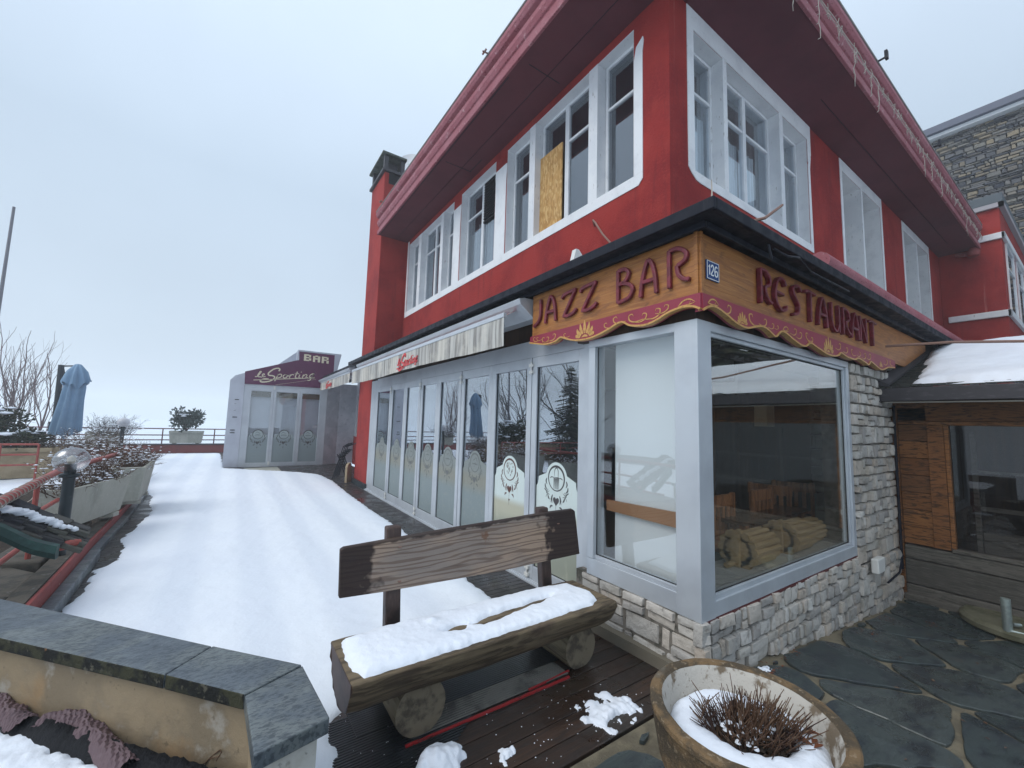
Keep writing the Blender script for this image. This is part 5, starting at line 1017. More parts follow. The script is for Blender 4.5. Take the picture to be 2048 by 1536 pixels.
p0, p1, p2 = at(1490, 446, 1, 1.6), at(1530, 436, 1, 1.45), at(1565, 410, 1, 1.40); b = MB(); b.tube([p0, p1, p2], [.014, .012, .010], 6); tag(b.build('rusty_rod', rust_m, None, smooth=True), 'rusty rod sticking up from the black ledge roof above the RESTAURANT sign', 'rod')
b = MB(); p = [at(1423, 360, 1, 2.17), at(1424, 385, 1, 1.8), at(1423, 408, 1, 1.28)]; b.tube(p, .006, 5); tag(b.build('hanging_wire', wire_m), 'thin pale wire from the upper corner window down to the black ledge corner', 'wire')
b = MB(); b.tube([(3.0, 1.26, 2.80), (3.1, 1.22, 2.76), (3.3, 1.22, 2.80), (3.6, 1.25, 2.77), (4.4, 1.26, 2.79)], .008, 5); b.tube([(2.9, 1.25, 2.80), (2.92, 1.24, 2.70)], .008, 5); tag(b.build('black_cable', black_metal), 'black cable drooping under the ledge roof above the RESTAURANT sign', 'cable')
t = thing('satellite_dish', 'grey satellite dish on the roof behind the chimney', 'satellite dish', (3.35, 10.1, 7.4)); b = MB()
ax_ = Vector((-.55, -.55, .35)).normalized(); u_ = ax_.orthogonal().normalized(); v_ = ax_.cross(u_); cc = Vector((3.36, 10.2, 8.35))
for i, q in enumerate((0, .12, .24, .33)):
    for j in range(20): a = 2*pi*j/20; b.v.append(tuple(cc+(u_*cos(a)+v_*sin(a))*q+ax_*q*q*.7))
for i in range(3):
    for j in range(20): b.face((i*20+j, i*20+(j+1) % 20, (i+1)*20+(j+1) % 20, (i+1)*20+j))
b.build('dish', satin, t, smooth='all'); b = MB(); b.tube([cc, (3.4, 10.2, 7.4)], .02, 6); b.build('mast', galv, t)
# fairy lights hanging along the right eave
t = thing('fairy_lights', 'tangled pale icicle lights hanging along the pink fascia over the paving', 'string lights', (8, 1.5, 6.0)); b = MB(); rn = random.Random(2)
pts = [(x, 1.47+.02*nz(x*3, 1), 6.07+.03*nz(x*2, 4)) for x in frange(3.5, 13.7, .12)]; b.tube(pts, .006, 4)
pts = [(x, 1.46, 5.99+.05*nz(x*4, 4)) for x in frange(3.5, 13.7, .1)]; b.tube(pts, .004, 4); b.build('main_cord', wire_m, t)
for x in frange(3.8, 13.5, .22):
    b = MB(); l = rn.uniform(.06, .2) if rn.random() < .82 else rn.uniform(.3, .6); x0 = x+rn.uniform(-.08, .08); P = [(x0+rn.gauss(0, .012), 1.445+rn.gauss(0, .006), 6.05-l*k/6) for k in range(7)]; b.tube(P, .0045, 4)
    for q in P[1:]: b.tube([q, (q[0]+rn.choice((-1, 1))*.035, q[1]+.01, q[2]-.03)], .004, 4)
    b.build('light_strand', wire_m, t)
# stacked folding chairs and slab by the pillar
def folding_chair(x, y, label):
    t = thing('folding_chair', label, 'chair', (x, y, 0), 'folded metal chairs leaning by the pillar'); b = MB()
    b.tube([(x-.32, y, .02), (x-.10, y+.02, .82), (x+.12, y+.02, .90)], .010, 6); b.build('side_frame', black_metal, t); b = MB(); b.tube([(x-.20, y+.40, .02), (x-.02, y+.38, .82), (x+.12, y+.38, .90)], .010, 6); b.build('side_frame', black_metal, t)
    b = MB(); b.tube([(x+.02, y, .02), (x-.20, y+.02, .62)], .009, 6); b.build('leg', black_metal, t); b = MB(); b.tube([(x+.08, y+.38, .02), (x-.16, y+.38, .62)], .009, 6); b.build('leg', black_metal, t)
    b = MB()
    for k in range(4): b.box(x-.16+k*.05, y+.02, .56+k*.05, x-.13+k*.05, y+.38, .575+k*.05)
    b.build('seat_slats', black_metal, t); return t
for k, lb in enumerate(('dark folded metal chair in front of the stack by the red pillar', 'second folded metal chair of the stack by the red pillar', 'third folded metal chair of the stack by the red pillar', 'folded metal chair at the back of the stack against the annex')):
    folding_chair(2.50+.07*k, 11.15+.13*k, lb)
b = MB(); P = [(0, 0), (0, .48), (.05, .56), (.14, .60), (.22, .56), (.26, .4), (.26, 0)]; b.prism([(2.36+p[0]*.55, 10.62+p[0]*.6, p[1]*.8) for p in P], (.045, -.05, 0)); tag(b.build('wooden_slab', M('pale_slab', (.34, .27, .18), .8), None, bevel=.01), 'pale wooden slab leaning against the red chimney pillar', 'board')
# ================================================================ THINGS INSIDE THE CORNER WINDOW
def dining_chair(x, y, rz, label):
    t = thing('dining_chair', label, 'chair', (x, y, .02), 'brown dining chairs inside the restaurant'); t.rotation_euler.z = 0; R3 = rot_z(rz); o0 = Vector((x, y, .02))
    def bb(u0, v0, z0, u1, v1, z1, b): b.obox(o0+R3 @ Vector(((u0+u1)/2, (v0+v1)/2, (z0+z1)/2)), u1-u0, v1-v0, z1-z0, R3)
    b = MB(); bb(-.21, -.2, .43, .21, .2, .47, b); b.build('seat', chair_wood, t, bevel=.006)
    for sx_ in (-1, 1):
        b = MB(); bb(sx_*.19-.02, -.2, 0, sx_*.19+.02, -.16, .45, b); b.build('leg', chair_wood, t, bevel=.004)
        b = MB(); bb(sx_*.19-.02, .17, 0, sx_*.19+.02, .21, .92, b); b.build('leg', chair_wood, t, bevel=.004)
    b = MB(); bb(-.22, .172, .80, .22, .205, .91, b); bb(-.18, .175, .55, .18, .2, .59, b); b.build('back_rail', chair_wood, t, bevel=.006)
    for k in range(4): b = MB(); bb(-.13+k*.08, .18, .59, -.09+k*.08, .195, .80, b); b.build('back_slat', chair_wood, t)
    return t
dining_chair(3.90, 2.35, pi, 'brown slat back chair partly hidden by the corner post, nearest the terrace'); dining_chair(4.68, 2.35, pi, 'brown slat back chair facing the paving, second from the corner post')
dining_chair(5.36, 2.35, pi*.58, 'narrow looking brown chair turned sideways behind the shop glass'); dining_chair(5.9, 2.35, pi*.62, 'darkest brown chair turned sideways, farthest from the corner post')
t = thing('dining_table', 'dark dining table behind the carved log ornaments in the corner window', 'table', (4.6, 2.1, .02)); b = MB(); b.box(3.9, 1.96, .68, 5.3, 2.28, .715); b.build('tabletop', table_m, t, bevel=.004)
for x, y in ((3.98, 2.0), (5.22, 2.0), (3.98, 2.24), (5.22, 2.24)): b = MB(); b.box(x-.03, y-.03, .02, x+.03, y+.03, .68); b.build('leg', chair_wood, t)
def log_toy(x, y, s, label):
    t = thing('carved_log_ornament', label, 'ornament', (x, y, .475), 'carved wooden log ornaments in the window'); r = .12*s
    b = MB(); b.tube([(x, y, .475+r), (x+.42*s, y+.01, .475+r)], [r*.95, r*.95], 14)
    for k in range(14): a = 2*pi*k/14; b.tube([(x+.02, y+cos(a)*r*.96, .475+r+sin(a)*r*.96), (x+.41*s, y+cos(a)*r*.96, .475+r+sin(a)*r*.96)], r*.2, 6)
    b.build('log_body', carved_wood, t, smooth=True)
    b = MB()
    for k in range(12): a = 2*pi*k/12; b.tube([(x-.03, y+cos(a)*r, .475+r*1.05+sin(a)*r), (x+.015, y+cos(a)*r, .475+r*1.05+sin(a)*r)], r*.32, 8)
    b.tube([(x-.03, y, .475+r), (x+.01, y, .475+r)], r*.95, 16); b.build('scalloped_disc', carved_wood, t, smooth=True)
    b = MB(); b.box(x-.06, y-.03, .476, x-.03, y+.04, .475+r*2.1); b.build('front_plank', carved_wood, t, bevel=.004); b = MB(); b.tube([(x-.16*s, y+.02, .50), (x-.02, y+.02, .50)], .022, 8); b.build('peg', carved_wood, t, smooth=True)
log_toy(3.42, 1.76, 1.0, 'carved yellow log ornament nearest the corner post in the window'); log_toy(4.15, 1.76, 1.0, 'carved yellow log ornament in the middle of the window shelf'); log_toy(4.62, 1.80, .85, 'small carved yellow log ornament at the far end of the window shelf')
b = MB(); b.tube([(5.05, 2.2, .5), (5.05, 2.2, 1.2)], .012, 8); t = thing('wall_lamp', 'dim wall lamp with cream shade inside beyond the shop glass', 'lamp', (5.6, 2.62, 1.4)); b = MB(); b.box(5.50, 2.45, 1.60, 5.70, 2.60, 1.86); b.build('lamp_shade', M('cream_shade', (.5, .42, .3), .8), t)
# ================================================================ FOREGROUND WALL AND PLANTING BED
ZT = .5
T = thing('low_garden_wall', 'low plastered garden wall with blue grey slate coping in the bottom left foreground', 'wall', (-.3, 2.5, 0))
A_ = [(-2.2, 4.98), (.005, 2.387), (.328, 2.018), (.366, 1.626)]; B_ = [(-1.95, 4.22), (-.145, 2.225), (.12, 1.918), (.136, 1.572)]
def lerp(a, b, t): return (a[0]+(b[0]-a[0])*t, a[1]+(b[1]-a[1])*t)
for k in range(3):
    a0, a1, b0, b1 = A_[k], A_[k+1], B_[k], B_[k+1]; e_ = .004/math.dist(a0, a1) if k else 0
    q = [lerp(b0, b1, e_), lerp(b0, b1, 1-.003/math.dist(b0, b1)), lerp(a0, a1, 1-.003/math.dist(a0, a1)), lerp(a0, a1, e_)]
    b = MB(); b.hexa([(p[0], p[1], ZT-.055) for p in q]+[(p[0], p[1], ZT+(.002 if k == 1 else 0)) for p in q]); o = b.build('coping_slab', [coping_m, moss_edge], T, bevel=.005, seg=2)
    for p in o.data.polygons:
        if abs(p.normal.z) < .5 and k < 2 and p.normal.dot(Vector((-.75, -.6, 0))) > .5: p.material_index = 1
b = MB(); q = [(-1.92, 4.27), (-.125, 2.262), (.150, 1.955), (.168, 1.60), (.335, 1.66), (.300, 2.0), (.0, 2.345), (-2.16, 4.90)]
b.prism([(p[0], p[1], -.05) for p in q], (0, 0, .492)); o = b.build('plastered_body', [ochre_plaster, white_plaster, red_trim], T)
for p in o.data.polygons:
    c = p.center
    if p.normal.y < -.9 and c.y < 1.7: p.material_index = 1
    if p.normal.x > .9: p.material_index = 2
def bed_z(x, y): return .15+.03*nz(x*2.5, y*2.5)+.02*nz(x*8, y*8)
Pb = [(.135, 1.5), (.13, 1.93), (-.14, 2.24), (-1.95, 4.25), (-3.5, 4.2), (-3.5, .9), (.12, .9)]
snow_field('planting_bed_soil', Pb, lambda x, y: .05, .085, frange(-2.4, .14, .02), frange(1.0, 4.25, .02), edge=.01, jit=0, rough=.035, mat=soil)['kind'] = 'structure'
b = MB(); P_ = []
for k in range(200):
    t_ = k/199; x, y = lerp((-1.95, 4.25), (.14, 1.90), t_); P_.append((x-.005, y-.02))
n0 = len(b.v)
for i, (x, y) in enumerate(P_):
    i3 = i*.3; hgt = .03*nz(i3*.3, 3)
    b.v += [(x, y, .12), (x, y, .235+hgt*.4+.012*nz(i*.5, 1)+.006*nz(i*1.7, 4)), (x-.03, y-.035, .205+hgt+.012*nz(i*.6, 9)), (x-.055-.02*nz(i*.14, 7), y-.06, .14)]
for i in range(199):
    for j in range(3): a = n0+i*4+j; b.face((a, a+4, a+5, a+1))
b.build('bitumen_strip', tar, T, smooth='all')
def membrane(name, pts, label):
    b = MB(); n0 = 0; nu, nv = 66, 12; P = cr([(p[0], p[1], p[2]) for p in pts], 12); L_ = len(P)
    for i in range(nu):
        t_ = i/(nu-1)*(L_-1); k = min(int(t_), L_-2); p = P[k].lerp(P[k+1], t_-k)
        for j in range(nv): v_ = j/(nv-1); b.v.append((p.x-.085*v_+.01*nz(i*.3, j*.3), p.y-.045*v_, p.z+.035*sin(v_*3)+.006*(1 if (i//2+j) % 2 else 0)+.02*nz(i*.12, j*.2, 5)))
    for i in range(nu-1):
        for j in range(nv-1): a = i*nv+j; b.face((a, a+nv, a+nv+1, a+1))
    return tag(b.build(name, dimple, None), label, 'membrane')
g = lambda px, py, z=.2: tuple(at(px, py, 2, z))
membrane('dimpled_membrane', [g(125, 1432), g(180, 1428, .22), g(225, 1465), g(285, 1525)], 'torn dimpled drainage membrane poking out of the bed in front of the plaster wall')
membrane('dimpled_membrane', [g(0, 1380), g(25, 1395), g(60, 1425), g(85, 1440)], 'narrow strip of dimpled membrane at the left frame edge beside the bed')
tag(snow_field('bed_snow', [G(-60, 1440, .16), G(0, 1447, .16), G(60, 1450, .16), G(115, 1478, .16), G(145, 1508, .16), G(200, 1518, .16), G(215, 1550, .16), G(100, 1600, .16), G(-150, 1600, .16)], lambda x, y: .15, .045, frange(-1.3, -.1, .010), frange(1.9, 2.95, .010), edge=.03, jit=.07, jf=9, rough=.012), kind='stuff')
b = MB(); rn = random.Random(3)
for k in range(420):
    t_ = rn.random(); x, y = lerp((-1.5, 3.45), (.0, 1.75), t_); s1 = rn.uniform(.02, .30); x -= s1*.75; y -= s1*.6; s_ = rn.uniform(.006, .015); z = .175+rn.uniform(0, .035); a = rn.uniform(0, 6.3)
    b.poly([(x+s_*cos(a+q)*(1+.3*cos(2*q)), y+s_*sin(a+q), z+s_*.4*sin(q)) for q in np.linspace(0, 2*pi, 6)[:-1]])
tag(b.build('ground_leaves', green_leaf), kind='stuff')
b = MB()
for k in range(300):
    t_ = rn.random(); x, y = lerp((-1.5, 3.45), (.05, 1.7), t_); s1 = rn.uniform(.02, .35); x -= s1*.75; y -= s1*.6; l = rn.uniform(.03, .09); a = rn.uniform(0, 6.3); b.tube([(x, y, .16), (x+cos(a)*l*.5, y+sin(a)*l*.5, .20+rn.uniform(0, .02)), (x+cos(a)*l, y+sin(a)*l, .185)], .0018, 4)
tag(b.build('dry_stems', twig), kind='stuff')
b = MB(); p = at(400, 1535, 2, .17); q = at(440, 1500, 2, .25); b.tube([p, p.lerp(q, .5)+Vector((.01, 0, .01)), q], .0025, 5); b.tube([q, at(443, 1505, 2, .27), at(432, 1522, 2, .24)], .002, 5); b.tube([p.lerp(q, .5), at(440, 1512, 2, .25)], .002, 5); tag(b.build('dead_twig', twig), 'single bent dead twig standing against the plaster wall near its corner', 'twig')
# ================================================================ LEFT KERB, STEPS ROOF AND HANDRAIL
stone_ledge_m = M('brown_slab', (.10, .09, .075), .8, layers=[n_(6, (.05, .05, .045), .45, .6, .8), n_(9, (.20, .21, .20), .62, .7, .7)], bumps=[dict(s=30, f=.6, h=.01)])
K = thing('terrace_kerb_wall', 'low red painted kerb wall with slate foot along the left edge of the snowy terrace', 'wall', (-1.1, 6, 0))
BL = [(3.3, -.93), (4.78, -.985), (6.15, -1.045)]; BL2 = [(6.15, -1.085), (8, -1.13), (10.4, -1.22), (12.4, -1.52), (16, -1.95), (21.2, -2.5)]
def strip(BL, o0, o1, z0, z1, name, mat, bev=.004):
    b = MB()
    for (ya, xa), (yb, xb) in zip(BL, BL[1:]): b.hexa([(xa+o0, ya, z0), (xa+o1, ya, z0), (xb+o1, yb, z0), (xb+o0, yb, z0), (xa+o0, ya, z1), (xa+o1, ya, z1), (xb+o1, yb, z1), (xb+o0, yb, z1)])
    return b.build(name, mat, K, bevel=bev)
strip(BL, -.085, .0, -.02, .10, 'slate_foot', coping_m); strip(BL, -.115, -.086, -.02, .215, 'red_face', red_trim); strip(BL, -.24, -.116, -.02, .225, 'slate_cap', stone_ledge_m)
strip(BL2, -.075, .0, -.02, .06, 'slate_foot', coping_m); strip(BL2, -.10, -.076, -.02, .15, 'red_face', red_trim); strip(BL2, -.22, -.101, -.02, .16, 'slate_cap', stone_ledge_m)
b = MB(); b.prism([(-3.2, 3.0, -.6), (-1.2, 3.0, -.6), (-1.22, 6.0, -.6), (-1.4, 8, -.6), (-1.45, 10.4, -.6), (-2.0, 12.5, -.6), (-3.2, 12.5, -.6)], (0, 0, .62)); b.build('left_steps_ground', soil)['kind'] = 'structure'
b = MB(); b.prism([(-2.4, 4.9, .02), (-1.25, 4.6, .02), (-1.28, 5.3, .02), (-2.0, 6.2, .02)], (0, 0, .14)); b.prism([(-2.6, 3.9, .02), (-1.2, 3.6, .02), (-1.22, 4.55, .02), (-2.5, 5.0, .02)], (0, 0, .2)); b.prism([(-1.31, 5.5, .02), (-1.33, 7.2, .02), (-1.7, 7.2, .02), (-1.7, 5.6, .02)], (0, 0, .19)); b.build('stone_ledge', stone_ledge_m, None, bevel=.02)['kind'] = 'structure'
# little slate roof with copper gutter over the steps
t = thing('slate_porch_roof', 'small rough slate roof edge with green copper gutter and a line of snow at the left frame edge', 'roof', (-1.25, 4.6, .3)); rn = random.Random(6); b = MB()
for row in range(5):
    for k in range(7):
        s_ = k/6; p = Vector((-1.62, 4.55, .93)).lerp(Vector((-.99, 4.75, .50)), s_)+Vector((0, .05*row, .025*row-.02+rn.uniform(-.01, .01))); b.r = rn.random(); Rm = rot_z(rn.uniform(-.15, .15)) @ Matrix.Rotation(.52, 3, 'Y'); b.obox(p+Vector((0, 0, .0)), rn.uniform(.13, .2), rn.uniform(.10, .14), rn.uniform(.022, .04), Rm)
b.build('slates', rough_slate, t, bevel=.006)
b = MB(); n0 = 0; P = [at(0, 1068, 1, 4.45), at(60, 1095, 1, 4.45), at(112, 1107, 1, 4.45)]; 
P = cr([P[0]+(P[0]-P[2])*.6]+P, 6)
for p in P: b.v += [tuple(p+Vector((0, 0, .05))), tuple(p+Vector((0, -.02, .0))), tuple(p+Vector((0, -.01, -.04))), tuple(p+Vector((0, .06, -.045))), tuple(p+Vector((0, .07, .05)))]
for i in range(len(P)-1):
    for j in range(5): a = i*5; b.face((a+j, a+(j+1) % 5, a+5+(j+1) % 5, a+5+j))
b.face((0, 1, 2, 3, 4)); e_ = (len(P)-1)*5; b.face((e_+4, e_+3, e_+2, e_+1, e_)); b.build('copper_gutter', copper, t, smooth=True)
b = MB(); p0 = at(135, 1092, 1, 4.75); b.tube([p0+Vector((-.09, 0, -.005)), p0+Vector((.02, .0, .015)), p0+Vector((.07, .02, .02))], [.034, .036, .02], 10); b.build('ridge_tile', rail_red, t, smooth=True)
b = MB(); rn = random.Random(2)
for k in range(24):
    s_ = k/23; p = Vector((-1.62, 4.62, .995)).lerp(Vector((-1.0, 4.82, .60)), s_); r_ = rn.uniform(.025, .045)*(1-.5*(k > 19)); b.lathe([(.001, -.01), (r_*1.3, .0), (r_*1.1, .02), (.001, .034)], p+Vector((rn.uniform(-.01, .01), rn.uniform(-.02, .03), -.02)), 10, ax=(1.2, 1))
tag(b.build('roof_snow_line', snow_m, smooth='all'), kind='stuff')
# handrail wrapped with a light string
t = thing('steps_handrail', 'rusty red tubular handrail wrapped in a pale light string above the steps', 'railing', (-1.45, 5.5, 0))
A1, B1 = at(0, 1003, 2, .9), at(115, 943, 2, .9); A0 = A1+(A1-B1)*.35; E1_ = at(235, 908, 2, .9)
b = MB(); b.tube([A0, A1, B1, E1_], .030, 10); b.build('top_rail', rail_red, t, smooth=True)
b = MB(); a_, c_ = at(30, 1050, 2, .6), at(115, 1000, 2, .6); b.tube([a_+(a_-c_)*.6, a_, c_, c_+(c_-a_)*1.2], .020, 8); b.build('middle_rail', rail_red, t, smooth=True)
b = MB(); a_, c_ = at(88, 1060, 2, .38), at(115, 1040, 2, .38); b.tube([a_+(a_-c_)*3, a_, c_, c_+(c_-a_)*3], .020, 8); b.build('lower_rail', rail_red, t, smooth=True)
for px in (75,): p = at(76, 962, 2, .9); b = MB(); b.tube([p, (p.x, p.y, .1)], .020, 8); b.build('post', rail_red, t, smooth=True)
p = A1+(A1-B1)*.25; b = MB(); b.tube([p, (p.x, p.y, .1)], .020, 8); b.build('post', rail_red, t, smooth=True)
b = MB(); P = []; d_ = (B1-A0); L_ = d_.length; u_ = d_.normalized(); v_ = Vector((0, 0, 1)); w2 = u_.cross(v_)
for k in range(420):
    s_ = k/420; 
    if s_ > .80: break
    a = s_*2*pi*26; rr = .036+.008*nz(s_*30, 2); P.append(A0+d_*s_+v_*(cos(a)*rr-.004)+w2*(sin(a)*rr))
b.tube(P, .0035, 4); q = P[-1]; b.tube([q, q+Vector((.03, 0, -.05)), q+Vector((-.02, -.1, -.2)), q+Vector((-.12, -.3, -.3))], .0035, 4)
tag(b.build('rail_light_string', wire_m), 'pale light string coiled around the red handrail', 'string lights')
# ---- globe lamps
def globe_lamp(x, y, z0, zg, r, label, gm, loc_z=0):
    t = thing('globe_lamp', label, 'lamp', (x, y, z0)); b = MB(); b.tube([(x, y, z0), (x, y, zg-r-.03)], r*.34, 16); b.lathe([(r*.38, 0), (r*.55, .01), (r*.56, .035), (r*.45, .04)], (x, y, zg-r-.035), 20); b.lathe([(r*.4, 0), (r*.36, .04)], (x, y, z0), 16); b.build('post', black_iron, t, smooth=True)
    b = MB(); b.lathe([(.001, -r)]+[(r*cos(a), r*sin(a)*.92) for a in np.linspace(-pi/2+.15, pi/2-.05, 18)]+[(.001, r*.92)], (x, y, zg), 32); b.build('globe', gm, t, smooth='all')
    if r > .1: b = MB(); b.tube([(x, y, zg-r-.02), (x, y, zg-r*.3)], r*.32, 12); b.build('bulb_holder', black_iron, t, smooth=True); b = MB(); b.lathe([(.001, 0), (.02, .01), (.032, .04), (.03, .065), (.001, .09)], (x, y, zg-r*.35), 14); b.build('bulb', bulb_m, t, smooth='all')
p = at(143, 920, 1, 5.55); pb = at(126, 1066, 1, 5.55); globe_lamp(p.x, p.y, .12, p.z, .128, 'large smoked glass globe lamp on a short dark green post beside the near concrete planter', globe_glass)
p = at(247, 845, 1, 17); globe_lamp(p.x, 17, .1, p.z, .15, 'small distant globe lamp in front of the far railing between two pale planters', globe_white)
# ---- concrete planters
def planter(x0, y0, dx, dy, L_, W_, zb, zt, label, mat=concrete, feet=True, taper=.06):
    """open trough: front-left corner x0,y0, long axis dx,dy, width to the left of the axis"""
    d = Vector((dx, dy, 0)).normalized(); w_ = Vector((-d.y, d.x, 0)); o0 = Vector((x0, y0, 0)); t = thing('concrete_planter', label, 'planter', (x0, y0, zb), 'pale concrete planters on the terrace')
    Q = lambda s_, v_, z, i: tuple(o0+d*(s_*(L_-2*i)+i)+w_*(v_*(W_-2*i)+i)+Vector((0, 0, z)))
    b = MB(); n0 = 0; th = .045; zf = zb+.05 if feet else zb
    lev = [(taper, zf), (0.0, zt), (th, zt), (th+.005, zt-.09)]
    for i, z in lev: b.v += [Q(0, 0, z, i), Q(1, 0, z, i), Q(1, 1, z, i), Q(0, 1, z, i)]
    for k in range(3):
        for j in range(4): b.face((k*4+j, k*4+(j+1) % 4, k*4+4+(j+1) % 4, k*4+4+j))
    b.face((3, 2, 1, 0)); b.build('trough', mat, t, bevel=.008)
    b = MB(); b.poly([Q(0, 0, zt-.06, th), Q(1, 0, zt-.06, th), Q(1, 1, zt-.06, th), Q(0, 1, zt-.06, th)]); b.build('soil', soil, t)
    if feet:
        for s_ in (.12, .78): b = MB(); b.hexa([Q(s_, .1, zb, 0), Q(s_+.1, .1, zb, 0), Q(s_+.1, .9, zb, 0), Q(s_, .9, zb, 0), Q(s_, .1, zf, 0), Q(s_+.1, .1, zf, 0), Q(s_+.1, .9, zf, 0), Q(s_, .9, zf, 0)]); b.build('foot', mat, t)
    return o0+d*L_/2+w_*W_/2, d
pc1, d1 = planter(-1.39, 6.4, .31, 1.22, 1.28, .30, .20, .70, 'near pale concrete planter with bare brown shrubs behind the globe lamp')
pc1 = pc1; pc2, d2 = planter(-1.0, 8.15, -.03, 1.17, 1.18, .42, .20, .75, 'second pale concrete planter overhanging the kerb with snowy twigs')
pc3, d3 = planter(-2.94, 18, -1, 0, .8, -.4, .40, .92, 'distant pale planter between the parasol and the small globe lamp')
pc4, d4 = planter(-.93, 21.3, -1, 0, 1.12, -.42, .33, .86, 'pale planter standing on the far kerb by the railing, with the green shrub')
planter(-3.35, 14.0, -1, 0, 4.5, -.8, .0, .68, 'long beige planter trough behind the red railing at the left', beige_con, feet=False, taper=.0)
# ---- twiggy shrubs with snow
def shrub(x, y, z, w_, dp, h, n, label, rad=.004, snow=.35, mat=twig, seed=1, ang=0, sp=.55, name='bare_shrub', grp=None, lean=(0, 0)):
    rn = random.Random(seed); t = thing(name, label, 'shrub', (x, y, z), grp); b = MB(); s = MB(); ca, sa = cos(ang), sin(ang)
    for k in range(n):
        u_, v_ = rn.uniform(-w_/2, w_/2), rn.uniform(-dp/2, dp/2); P = [Vector((x+u_*ca-v_*sa, y+u_*sa+v_*ca, z))]; dd = Vector((rn.gauss(0, sp)+lean[0], rn.gauss(0, sp)+lean[1], 1)).normalized(); l = h*rn.uniform(.45, 1.)
        for q in range(5): dd = (dd+Vector((rn.gauss(0, .28), rn.gauss(0, .28), rn.gauss(0, .14)))).normalized(); P.append(P[-1]+dd*l/5)
        b.tube(P, [rad*(1-.13*i) for i in range(6)], 4, cap=False)
        for i in (2, 3, 4):
            for r_ in range(2):
                e_ = P[i]+(dd+Vector((rn.gauss(0, .8), rn.gauss(0, .8), rn.gauss(.1, .4)))).normalized()*l*.28; b.tube([P[i], P[i].lerp(e_, .5)+Vector((0, 0, .01)), e_], [rad*.6, rad*.5, rad*.35], 3, cap=False)
                if rn.random() < snow: q = P[i].lerp(e_, rn.random()); g_ = rn.uniform(.6, 1.7)*.011*(h/.5)**.4; s.lathe([(.001, -g_*.3), (g_, 0), (g_*.7, g_*.5), (.001, g_*.7)], q, 5, ax=(rn.uniform(1, 2.2), rn.uniform(.8, 1.5)))
    b.build('branches', mat, t)
    if s.v: s.build('snow_on_twigs', snow_m, t)
shrub(pc1.x, pc1.y, .64, .26, 1.1, .28, 80, 'low bare brown shrub dusted with snow in the near concrete planter', seed=2, snow=.30, ang=-.25)
shrub(pc1.x-.12, pc1.y-.55, .62, .15, .2, .22, 24, 'sparse trailing twigs over the near left corner of the near planter', seed=12, snow=.05, lean=(-.3, -.8))
shrub(pc1.x, pc1.y+.5, .64, .2, .4, .40, 40, 'reddish brown shrub behind the globe lamp at the back of the near planter', seed=22, snow=.1)
shrub(pc2.x, pc2.y, .69, .32, 1.0, .45, 90, 'snow covered twiggy shrub in the second concrete planter', seed=3, snow=.38)
shrub(pc2.x-.7, pc2.y+1.5, .4, 1.0, 1.5, .75, 110, 'tangled snowy shrub behind the second planter', seed=5, snow=.42, rad=.004)
shrub(-2.65, 13.4, .6, 1.0, .5, .62, 130, 'broad snowy shrub under the folded blue parasol', seed=6, snow=.38, rad=.005)
shrub(-2.0, 12.4, .2, .6, 1, .8, 130, 'snowy shrub behind the near planters left of the terrace snow', seed=16, snow=.38, rad=.005)
shrub(pc3.x+.3, 17.6, .82, .9, .4, .75, 110, 'fine grey snowy shrub standing in the distant planter right of the parasol', seed=7, snow=.45, rad=.005, mat=bark)
shrub(-4.1, 14.4, .62, 1.5, .5, .35, 140, 'low dark creeping shrub along the beige planter', seed=8, snow=.15, rad=.005)
shrub(-1.85, 10.6, .1, .7, .8, .72, 90, 'brown snowy shrub between the handrail and the second planter', seed=9, snow=.45)
# evergreen shrub in far planter and dark conifers
def evergreen(x, y, z, rx, rz_, n, leaf, label, seed, mat, snow_n=20, name='evergreen_shrub', blobs=6, cat='shrub'):
    rn = random.Random(seed); t = thing(name, label, cat, (x, y, z)); b = MB(); B = [(rn.uniform(-.55, .55)*rx, rn.uniform(-.4, .4)*rx, rn.uniform(.25, .75)*rz_, rn.uniform(.32, .5)) for _ in range(blobs)]
    st = MB()
    for (bx_, by_, bz_, br) in B: st.tube([(x, y, z), (x+bx_*.6, y+by_*.6, z+bz_*.6), (x+bx_, y+by_, z+bz_)], [rx*.03, rx*.02, rx*.01], 5)
    st.build('stems', bark, t)
    s = MB()
    for k in range(n):
        bx_, by_, bz_, br = rn.choice(B); v = Vector((rn.gauss(0, 1), rn.gauss(0, 1), rn.gauss(0, 1))).normalized()*(rn.random()**.45); p = Vector((x+bx_+v.x*br*rx, y+by_+v.y*br*rx, max(z+.02, z+bz_+v.z*br*rz_*.8))); b.r = rn.random()
        d = (v+Vector((rn.gauss(0, .5), rn.gauss(0, .5), rn.gauss(.3, .5)))).normalized(); sd_ = d.orthogonal().normalized(); sd_ = (Matrix.Rotation(rn.uniform(0, 6), 3, d) @ sd_)*leaf*.32; b.poly([p, p+d*leaf*.5+sd_, p+d*leaf, p+d*leaf*.5-sd_])
    b.build('foliage', mat, t)
    for k in range(snow_n):
        bx_, by_, bz_, br = rn.choice(B); a = rn.uniform(0, 6.3); r = rn.random()*.8; g_ = rn.uniform(.3, 1)*rx*.13; s.lathe([(.001, -g_*.25), (g_, 0), (g_*.8, g_*.28), (.001, g_*.42)], (x+bx_+cos(a)*r*br*rx, y+by_+sin(a)*r*br*rx, z+bz_+math.sqrt(max(0, 1-r*r))*br*rz_*.8), 7, ax=(rn.uniform(1, 1.9), 1))
    if s.v: s.build('snow_on_leaves', snow_m, t, smooth='all')
p4 = Vector((-1.52, 21.5, .84)); evergreen(p4.x, p4.y, p4.z, .60, .92, 1000, .13, 'round leafy green shrub with snow in its middle, in the planter on the far railing', 4, leaf_bay, 22, blobs=13)
